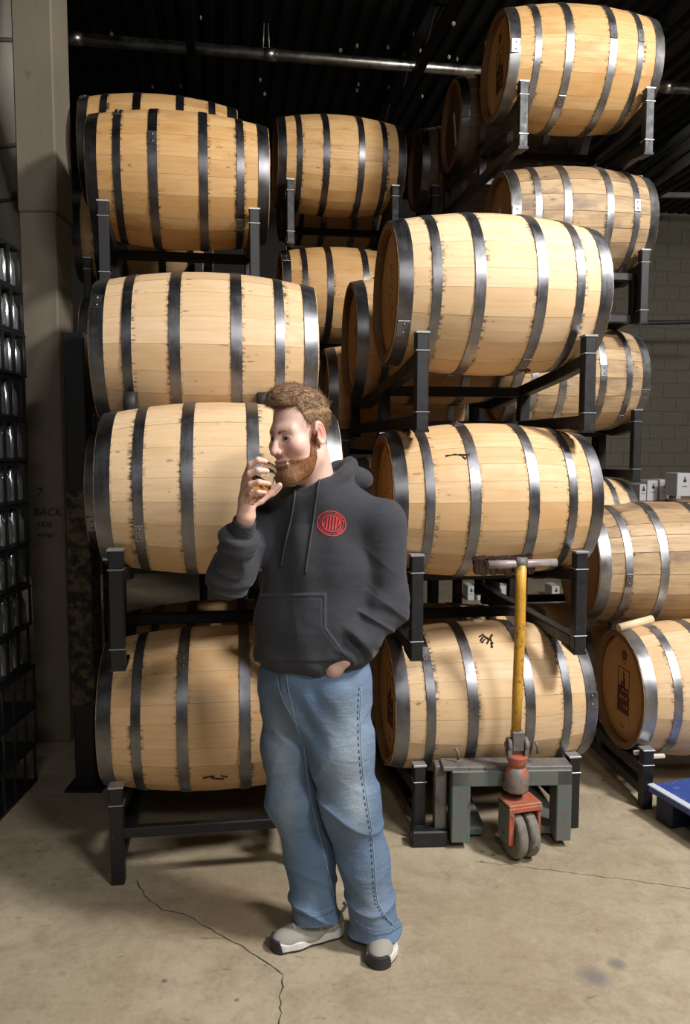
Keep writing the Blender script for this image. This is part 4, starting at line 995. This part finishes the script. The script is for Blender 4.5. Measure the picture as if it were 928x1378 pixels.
def _s(P, left):
    a, b, c, u, f, r = (LSH, LEL, LCU, LUP, LFO, (.079, .066, .058, .044)) if left else (RSH, REL, RCU, RUP, RFO, (.074, .062, .052, .042))
    e = chain(P, [a, b], r[:2], .02); s = (P-b)@u; e = e+.0055*np.sin(s*62+1.5*np.sin(40*P[:, 0]))*np.exp(-(s/.11)**2)*.6-.004*wob(P, 30, 44)-.009*crease(20*(P[:, 2]+.55*P[:, 0])+1.2*np.sin(14*P[:, 0]+9*P[:, 2]))*(.5+.5*wob(P, 14, 92, 3))
    g2 = chain(P, [b, b+(c-b)*.72, c], [r[1], r[2], r[3]], .03); s2 = (P-c)@f; g2 = g2+.0055*np.sin(s2*72+1.8*np.sin(46*P[:, 2])+.7)*sstep(-.03, -.09, s2)*.6-.009*crease(26*s2+1.4*np.sin(24*P[:, 2]+10*P[:, 0]))*sstep(-.02, -.07, s2)
    g2 = smax(g2, s2+.045, .01)
    cu = rcone(P, c-f*.062, c+f*.004, r[3]-.003, r[3]-.007); w_ = P-c; w_ = w_-((w_@f)[:, None]*f); t1 = np.cross(f, A3((0, 0, 1))); t1 /= np.linalg.norm(t1); t2 = np.cross(f, t1)
    cu = cu+.0011*np.sin(np.arctan2(w_@t1, w_@t2)*44); cu = smax(cu, s2-.003, .004)
    return smin(smin(e, g2, .045), cu, .005)
_t0 = _t.time()
zl = W(420, 905, 2.45)[2]
KV, KQ = sdf_mesh(hood_sdf, A3((W(275, 780, 2.4)[0], 2.20, zl-.02)), A3((W(556, 700, 2.42)[0]+.02, 2.72, W(450, 605, 2.55)[2])), .0034)
HOODM = mat('charcoal_fleece', rough=.85, spec=.2); g = G(HOODM); co = g.obj(); n1 = g.noise(co, 420, 2, .7); n2 = g.noise(co, 26, 4, .6)
g.link(g.mix(g.math('ADD', g.math('MULTIPLY', n1, .6), g.math('MULTIPLY', n2, .4)), (.026, .027, .034), (.062, .064, .076)), 'Base Color'); g.b.inputs['Sheen Weight'].default_value = .08; g.b.inputs['Sheen Roughness'].default_value = .5; wk = g.noise(g.mapping(co, (10, 10, 16)), 1., 3, .5, .3); g.bump(g.math('ADD', g.math('MULTIPLY', wk, 12.), n1), .45, .001)
hoodie = link('hoodie', np_mesh('hoodie', KV, KQ), HOODM, MAN)
print('hoodie', len(KQ), _t.time()-_t0); _t0 = _t.time()
# jeans ---------------------------------------------------------------------
RL = [W(390, 925, 2.53), W(386, 1003, 2.525), W(395, 1075, 2.52), W(417, 1150, 2.525), W(425, 1246, 2.49)]
LL = [W(450, 925, 2.475), W(458, 1003, 2.46), W(473, 1083, 2.45), W(490, 1155, 2.465), W(506, 1262, 2.465)]
def jeans_sdf(P):
    zz = P[:, 2]; px, py = pxy(P)
    hq = (P-W(423, 905, 2.50))@TR_; hip = ell(hq, (0, 0, -.02), (.193, .150, .20)); 
    d = smin(hip, chain(P, [W(423, 880, 2.50), W(423, 925, 2.50)], [.13, .13], .02), .04)
    r = chain(P, RL, [.094, .084, .084, .081, .080], .05); l = chain(P, LL, [.105, .104, .092, .080, .086], .05)
    def wr(P, C, R, seed, zb):
        s = zz-zb; st = np.exp(-(s/.13)**2)
        u = P[:, 0]; mk = .5+.5*wob(P, 9, seed+3, 3)
        t = .014*st*(crease(26*s+1.2*np.sin(13*u+seed)+.5*seed)-.35)
        t += .015*mk*(crease(11*(s*.8+u*.9)+1.0*np.sin(7*s+seed)+seed)-.3)*sstep(.05, .25, s)
        t += .014*(1-mk)*(crease(12*(s*.7-u*1.1)+.9*np.sin(8*s)+.3*seed)-.3)*sstep(.02, .2, s)
        t += .010*np.exp(-((s-.40)/.09)**2)*(crease(24*s+1.2*np.sin(15*u))-.35)
        return t+.0028*wob(P*A3((1, 1, .5)), 24, seed, 4)+.0012*wob(P, 70, seed+1, 4)
    r = r-wr(P, RL, 0, 51, .11); l = l-wr(P, LL, 0, 57, .08)
    r = smax(r, W(420, 1249, 2.43)[2]-zz+.02*(P[:, 0]-RL[4][0])-.10*(P[:, 1]-2.45), .006); l = smax(l, W(506, 1269, 2.40)[2]-zz-.12*(P[:, 1]-2.40), .006)
    legs = np.minimum(r, l); cz_ = sstep(.62, .80, zz); legs = smin(r, l, .008)*(1-cz_)+smin(r, l, .05)*cz_
    d = smin(d, legs, .05)
    d = smin(d, ell(P, W(446, 929, 2.375), (.055, .044, .062)), .02)
    # drag lines at the crotch
    d = d-.005*np.sin(70*((px-398)*.0024+.6*(zz-.75)))*np.exp(-((px-405)/40)**2-((zz-.80)/.10)**2)
    # front pocket opening and fly as real relief
    fr = sstep(2.48, 2.42, P[:, 1]); pe = py-(897+ (px-432)*.05+ .022*np.maximum(px-440, 0)**1.55)
    pocket = np.exp(-((pe)/1.3)**2)*sstep(429, 433, px)*sstep(488, 478, px)*fr; d = d+.003*pocket
    fly = px-(374+.10*(py-905)+.0032*np.maximum(py-925, 0)**2); d = d-.003*sstep(0, 2.5, fly)*sstep(30, 10, fly)*sstep(985, 965, py)*fr
    return smax(d, zz-W(423, 884, 2.5)[2], .006)
JV, JQ = sdf_mesh(jeans_sdf, A3((W(335, 950, 2.5)[0]-.03, 2.28, .03)), A3((W(552, 1240, 2.5)[0]+.03, 2.72, W(423, 880, 2.5)[2]+.01)), .0038)
jpx, jpy = pxy(JV); jn = .5+.5*wob(JV*A3((1, 1, .5)), 22, 77, 5)
def blob(x, y, rx, ry): return np.exp(-((jpx-x)/rx)**2-((jpy-y)/ry)**2)
fade = np.clip(.75*blob(468, 1010, 26, 75)+.8*blob(482, 1085, 14, 35)+.55*blob(376, 1000, 18, 70)+.5*blob(388, 1090, 16, 50)+.3*blob(500, 1210, 22, 60)+.35*(jn-.5)+.12, 0, 1)
ca, cb, cc = A3((.060, .105, .195)), A3((.135, .225, .36)), A3((.34, .40, .46))
jc = ca+(cb-ca)*np.clip(.35+.9*(jn-.3), 0, 1)[:, None]; jc = jc+(cc-jc)*(fade*.8)[:, None]
DEN = colmat('denim', .8, spec=.2); g = G(DEN); nz = g.noise(g.mapping(g.obj(), (260, 260, 900)), 1., 2, .7); nz2 = g.noise(g.mapping(g.obj(), (900, 900, 160)), 1., 2, .7); bc = g.b.inputs['Base Color'].links[0].from_socket
g.link(g.mix(.55, bc, g.ramp(g.math('MULTIPLY', g.math('ADD', nz, nz2), .5), [(.3, (.25, .25, .25)), (.7, (.75, .75, .75))]), 'OVERLAY'), 'Base Color'); wk = g.noise(g.mapping(g.obj(), (14, 14, 26)), 1., 3, .55, .25); wk2 = g.noise(g.mapping(g.obj(), (70, 70, 110)), 1., 3, .6, .2); g.bump(g.math('ADD', g.math('MULTIPLY', wk, 10.), g.math('ADD', g.math('MULTIPLY', wk2, 1.5), g.math('ADD', nz, nz2))), .75, .0009)
jeans = link('jeans', np_mesh('jeans', JV, JQ, jc), DEN, MAN)
print('jeans', len(JQ), _t.time()-_t0); _t0 = _t.time()
from mathutils.bvhtree import BVHTree
def bvh(V, Q): return BVHTree.FromPolygons(V.tolist(), Q.tolist())
JB, KB = bvh(JV, JQ), bvh(KV, KQ)
def onto(tree, px, py, lift=.001):
    o = Vector((0, 0, CAMZ)); d = (at(px, py, 2.4)-o).normalized(); h = tree.ray_cast(o, d)
    return (h[0]+h[1]*lift, h[1]) if h[0] is not None else (None, None)
def seam(tree, pts, rad_, name, m, parent, n=40, lift=.0008, dash=False):
    P = [Vector((x, y, 0)) for x, y in pts]; Q = []
    for k in range(n+1):
        f = k/n*(len(P)-1); i = min(int(f), len(P)-2); p = P[i].lerp(P[i+1], f-i); q, _ = onto(tree, p.x, p.y, lift)
        if q is not None: Q.append(q)
    b = MB()
    if dash:
        for i in range(0, len(Q)-1, 2): b.tube([Q[i], Q[i].lerp(Q[i+1], .9)], rad_, 5)
        return tag(b.build(name, m, parent), kind='stuff')
    return b.tube(Q, rad_, 6).build(name, m, parent)
STI = mat('denim_stitch', (.22, .29, .37), .8); STD = mat('denim_seam_dark', (.05, .085, .15), .8); PALE_D = mat('worn_denim_edge', (.27, .36, .46), .8)
OUT = [(486, 925), (484, 960), (485, 1000), (488, 1040), (494, 1080), (500, 1115), (503, 1150), (505, 1190), (508, 1215), (520, 1235), (531, 1246)]
seam(JB, OUT, .0016, 'outer_seam', PALE_D, jeans, 60); seam(JB, [(x-3.2, y) for x, y in OUT], .0022, 'seam_pucker', STD, jeans, 90, .0006, True)
seam(JB, [(409, 1005), (414, 1050), (420, 1085), (431, 1130), (442, 1175), (449, 1205)], .0016, 'inner_seam', PALE_D, jeans, 50)
seam(JB, [(371, 905), (375, 925), (382, 945), (392, 962), (399, 980)], .0012, 'fly_stitch', STI, jeans, 40)
seam(JB, [(385, 905), (388, 930), (395, 962), (406, 1000)], .0016, 'fly_seam', STI, jeans, 40)
seam(JB, [(433, 897), (441, 901), (452, 905), (463, 906)], .0018, 'pocket_edge', PALE_D, jeans, 24)
for y in (0, 6): seam(JB, [(395+y*.2, 1226-y), (408, 1232-y), (424, 1235-y), (440, 1230-y), (455, 1222-y)], .0016, 'hem_stitch', PALE_D if y else STD, jeans, 40, .0008, True)
for y in (0, 7): seam(JB, [(477, 1243-y), (490, 1254-y), (506, 1259-y), (524, 1256-y), (540, 1246-y)], .0016, 'hem_stitch', PALE_D if y else STD, jeans, 44, .0008, True)
for q in range(4):
    p, _ = onto(JB, 377+q*.8, 916+q*8, .002)
# drawstrings and eyelets
COR = mat('hoodie_cord', (.045, .045, .05), .8); EYE = mat('eyelet_metal', (.6, .6, .6), .3, 1.)
for pts in ([(431, 641), (428, 655), (425, 675), (422, 700), (418, 725), (414, 750), (411, 772)], [(398, 655), (396, 675), (391, 705), (384, 735), (379, 762)]):
    seam(KB, pts, .0032, 'drawstring', COR, hoodie, 40, .003)
p, nn = onto(KB, 432, 640, .002)
if p is not None: MB().lathe([(.0045, 0), (.0075, 0), (.0075, .002), (.0045, .002)], 16, Matrix.Translation(p) @ nn.to_track_quat('Z', 'Y').to_matrix().to_4x4(), True).build('eyelet', EYE, hoodie)
# round red chest emblem, following the cloth
RED = mat('red_print', (.62, .055, .06), .6)
ex0, ey0 = 446.0, 704.5; rx, ry = 19.8, 17.2
def patch(polys, name):
    V = []; Fc = []
    for poly in polys:
        ids = []
        for u, v in poly:
            q, _ = onto(KB, ex0+u*rx, ey0-v*ry+u*1.2, .0016); ids.append(len(V)); V.append(q if q is not None else Vector((0, 2.4, 1.2)))
        Fc.append(ids)
    return link(name, mesh(name, V, Fc), RED, hoodie)
def ringp(r0, r1, n=48): return [[(r0*math.cos(a), r0*math.sin(a)), (r1*math.cos(a), r1*math.sin(a)), (r1*math.cos(b), r1*math.sin(b)), (r0*math.cos(b), r0*math.sin(b))] for a, b in [(2*math.pi*k/n, 2*math.pi*(k+1)/n) for k in range(n)]]
patch(ringp(.93, 1.0), 'emblem_ring'); patch(ringp(.60, .68), 'emblem_ring')
rr = random.Random(5); pl = []
for k in range(44):
    a = 2*math.pi*k/44; b = a+2*math.pi/44*rr.choice((.45, .6, .75)); r0, r1 = rr.choice(((.74, .88), (.74, .81), (.78, .88), (.74, .88)))
    pl.append([(r0*math.cos(a), r0*math.sin(a)), (r1*math.cos(a), r1*math.sin(a)), (r1*math.cos(b), r1*math.sin(b)), (r0*math.cos(b), r0*math.sin(b))])
tag(patch(pl, 'emblem_lettering'), kind='stuff')
pl = []
edges = [(-.56, -.44), (-.36, -.24), (-.155, -.035), (.05, .17), (.255, .375), (.455, .56)]
for a, b in edges:
    h = lambda u: math.sqrt(max(0, .57**2-u*u))
    n = 5
    for k in range(n):
        f0, f1 = -1+2*k/n, -1+2*(k+1)/n; q = lambda u, f: (u+.06*f, h(u)*f); pl.append([q(a, f0), q(b, f0), q(b, f1), q(a, f1)])
patch(pl, 'emblem_bars')
# shoes ---------------------------------------------------------------------
SHU = mat('grey_mesh_upper', rough=.85); g = G(SHU); nz = g.noise(g.obj(), 500, 2, .7); g.link(g.mix(nz, (.26, .245, .215), (.40, .38, .335)), 'Base Color'); g.bump(nz, .4, .001)
SHW = mat('white_midsole', (.68, .67, .63), .5); SHB = mat('black_outsole', (.025, .026, .03), .6); LAC = mat('white_laces', (.72, .71, .68), .8); SHG = mat('grey_overlay', (.42, .39, .34), .6)
SK = .90
def shoe(toe, heel, side):
    toe, heel = A3(toe), A3(heel); f = (toe-heel); f /= np.linalg.norm(f); R_ = np.stack([A3((f[1], -f[0], 0)), f, A3((0, 0, 1))], 1); O = toe-f*.295*SK; O[2] = 0
    def loc(P): return (P-O)@R_/SK
    def plan(q, g=0.): 
        x, y = q[:, 0], q[:, 1]; c = [(0, .045, .036), (0.002*side, .11, .036), (.006*side, .20, .050), (.0, .245, .044)]; d = None; q2 = np.stack([x, y, 0*x], -1)
        for a, b in zip(c, c[1:]): e = rcone(q2, (a[0], a[1], 0), (b[0], b[1], 0), a[2], b[2]); d = e if d is None else smin(d, e, .02)
        return d-g
    def upper(P):
        q = loc(P); d = ell(q, (0, .225, .030), (.047, .066, .040)); d = smin(d, ell(q, (0, .165, .038), (.047, .080, .044)), .02); d = smin(d, rcone(q, (0, .13, .045), (0, .065, .062), .040, .038), .03); d = smin(d, ell(q, (0, .052, .05), (.037, .045, .07)), .02)
        d = smax(d, .022-q[:, 2], .004); d = smax(d, q[:, 2]-(.088-.0*q[:, 1]), .006); return d
    def mid(P):
        q = loc(P); d = plan(q, .003+.05*np.maximum(.03-q[:, 2], 0)*.3); top = .036+.020*sstep(.12, .02, q[:, 1])+.006*sstep(.22, .28, q[:, 1])+.0025*np.sin(q[:, 1]*70)
        d = smax(d, q[:, 2]-top, .006); return smax(d, .009-q[:, 2], .003)
    def outs(P):
        q = loc(P); d = plan(q, .001); a = smax(d, np.abs(q[:, 2]-.0055)-.0055, .002)
        capd = smax(plan(q, .0055), np.maximum(np.maximum(.262-q[:, 1]+.3*np.maximum(q[:, 2]-.02, 0), q[:, 2]-.047), -q[:, 2]), .003); return smin(a, capd, .003)
    lo_, hi_ = np.minimum(toe, O)-.085, np.maximum(toe, O)+.085; lo_[2] = -.006; hi_[2] = .13
    def bld(fn, nm, m, par, h=.003): V, Q = sdf_mesh(fn, lo_, hi_, h); return link(nm, np_mesh(nm, V, Q), m, par)
    mk_ = lambda fn: (lambda P: fn(P)*SK)
    u = bld(upper, 'shoe', SHU, MAN); bld(mid, 'midsole', SHW, u); bld(outs, 'outsole', SHB, u)
    ww = lambda x, y, z: Vector(O+R_@A3((x, y, z))*SK)
    for k in range(5):
        y = .205-k*.020; z = .074+k*.005; MB().tube([ww(-.030, y-.004, z-.016), ww(-.016, y, z-.002), ww(0, y, z+.002), ww(.016, y, z-.002), ww(.030, y-.004, z-.016)], .0036, 6).build('lace', LAC, u)
    for s in (-1, 1): MB().tube([ww(s*.004, .17, .088), ww(s*.022, .19, .084), ww(s*.030, .172, .078), ww(s*.006, .166, .089)], .003, 6).build('lace_loop', LAC, u)
    for s in (-1, 1):
        for k in range(3): MB().tube([ww(s*.0395, .03+k*.03, .050), ww(s*.041, .045+k*.03, .062), ww(s*.037, .062+k*.03, .074)], .004, 6).build('side_stripe', SHG, u)
    MB().tube([ww(0, .012, .085), ww(0, -.004, .105), ww(0, .006, .118)], .006, 6).build('heel_tab', SHW, u)
def flo(px, py): p = onfloor(px, py); return A3((p.x, p.y, 0))
t1 = flo(364, 1279); shoe(t1, t1+A3((.93, .37, 0)), 1)
t2 = flo(508, 1307); shoe(t2, t2+A3((.16, .98, 0)), -1)
print('shoes', _t.time()-_t0)
# ------------------------------------------------------------------ tasting glass in his hand
GL = mat('clear_glass', (1, 1, 1), .0); GL.node_tree.nodes['Principled BSDF'].inputs['Transmission Weight'].default_value = 1.; GL.node_tree.nodes['Principled BSDF'].inputs['IOR'].default_value = 1.16
WK = mat('whisky', (1., .56, .13), .0); WK.node_tree.nodes['Principled BSDF'].inputs['Transmission Weight'].default_value = 1.; WK.node_tree.nodes['Principled BSDF'].inputs['IOR'].default_value = 1.18
gv = Vector(GT-GB); gl_ = gv.length
glass = thing('tasting_glass', 'tulip-shaped whisky tasting glass held at the man\'s nose', 'glass', tuple(GB)); glass.rotation_mode = 'QUATERNION'; glass.rotation_quaternion = gv.to_track_quat('Z', 'Y')
k = gl_/.115
prof = [(0, 0), (.020, 0), (.021, .004), (.015, .012), (.012, .020), (.020, .028), (.031, .042), (.034, .056), (.031, .072), (.025, .090), (.0225, .115)]
inn = [(.0210, .115), (.0235, .090), (.0292, .072), (.0320, .056), (.0290, .043), (.018, .031), (0, .027)]
MB().lathe([(r*k, z*k) for r, z in prof+inn], 36).build('bowl', GL, glass)
MB().lathe([(0, .0275*k), (.0178*k, .0315*k), (.0287*k, .0433*k), (.0316*k, .054*k), (.0312*k, .060*k), (0, .060*k)], 36).build('whisky', WK, glass)
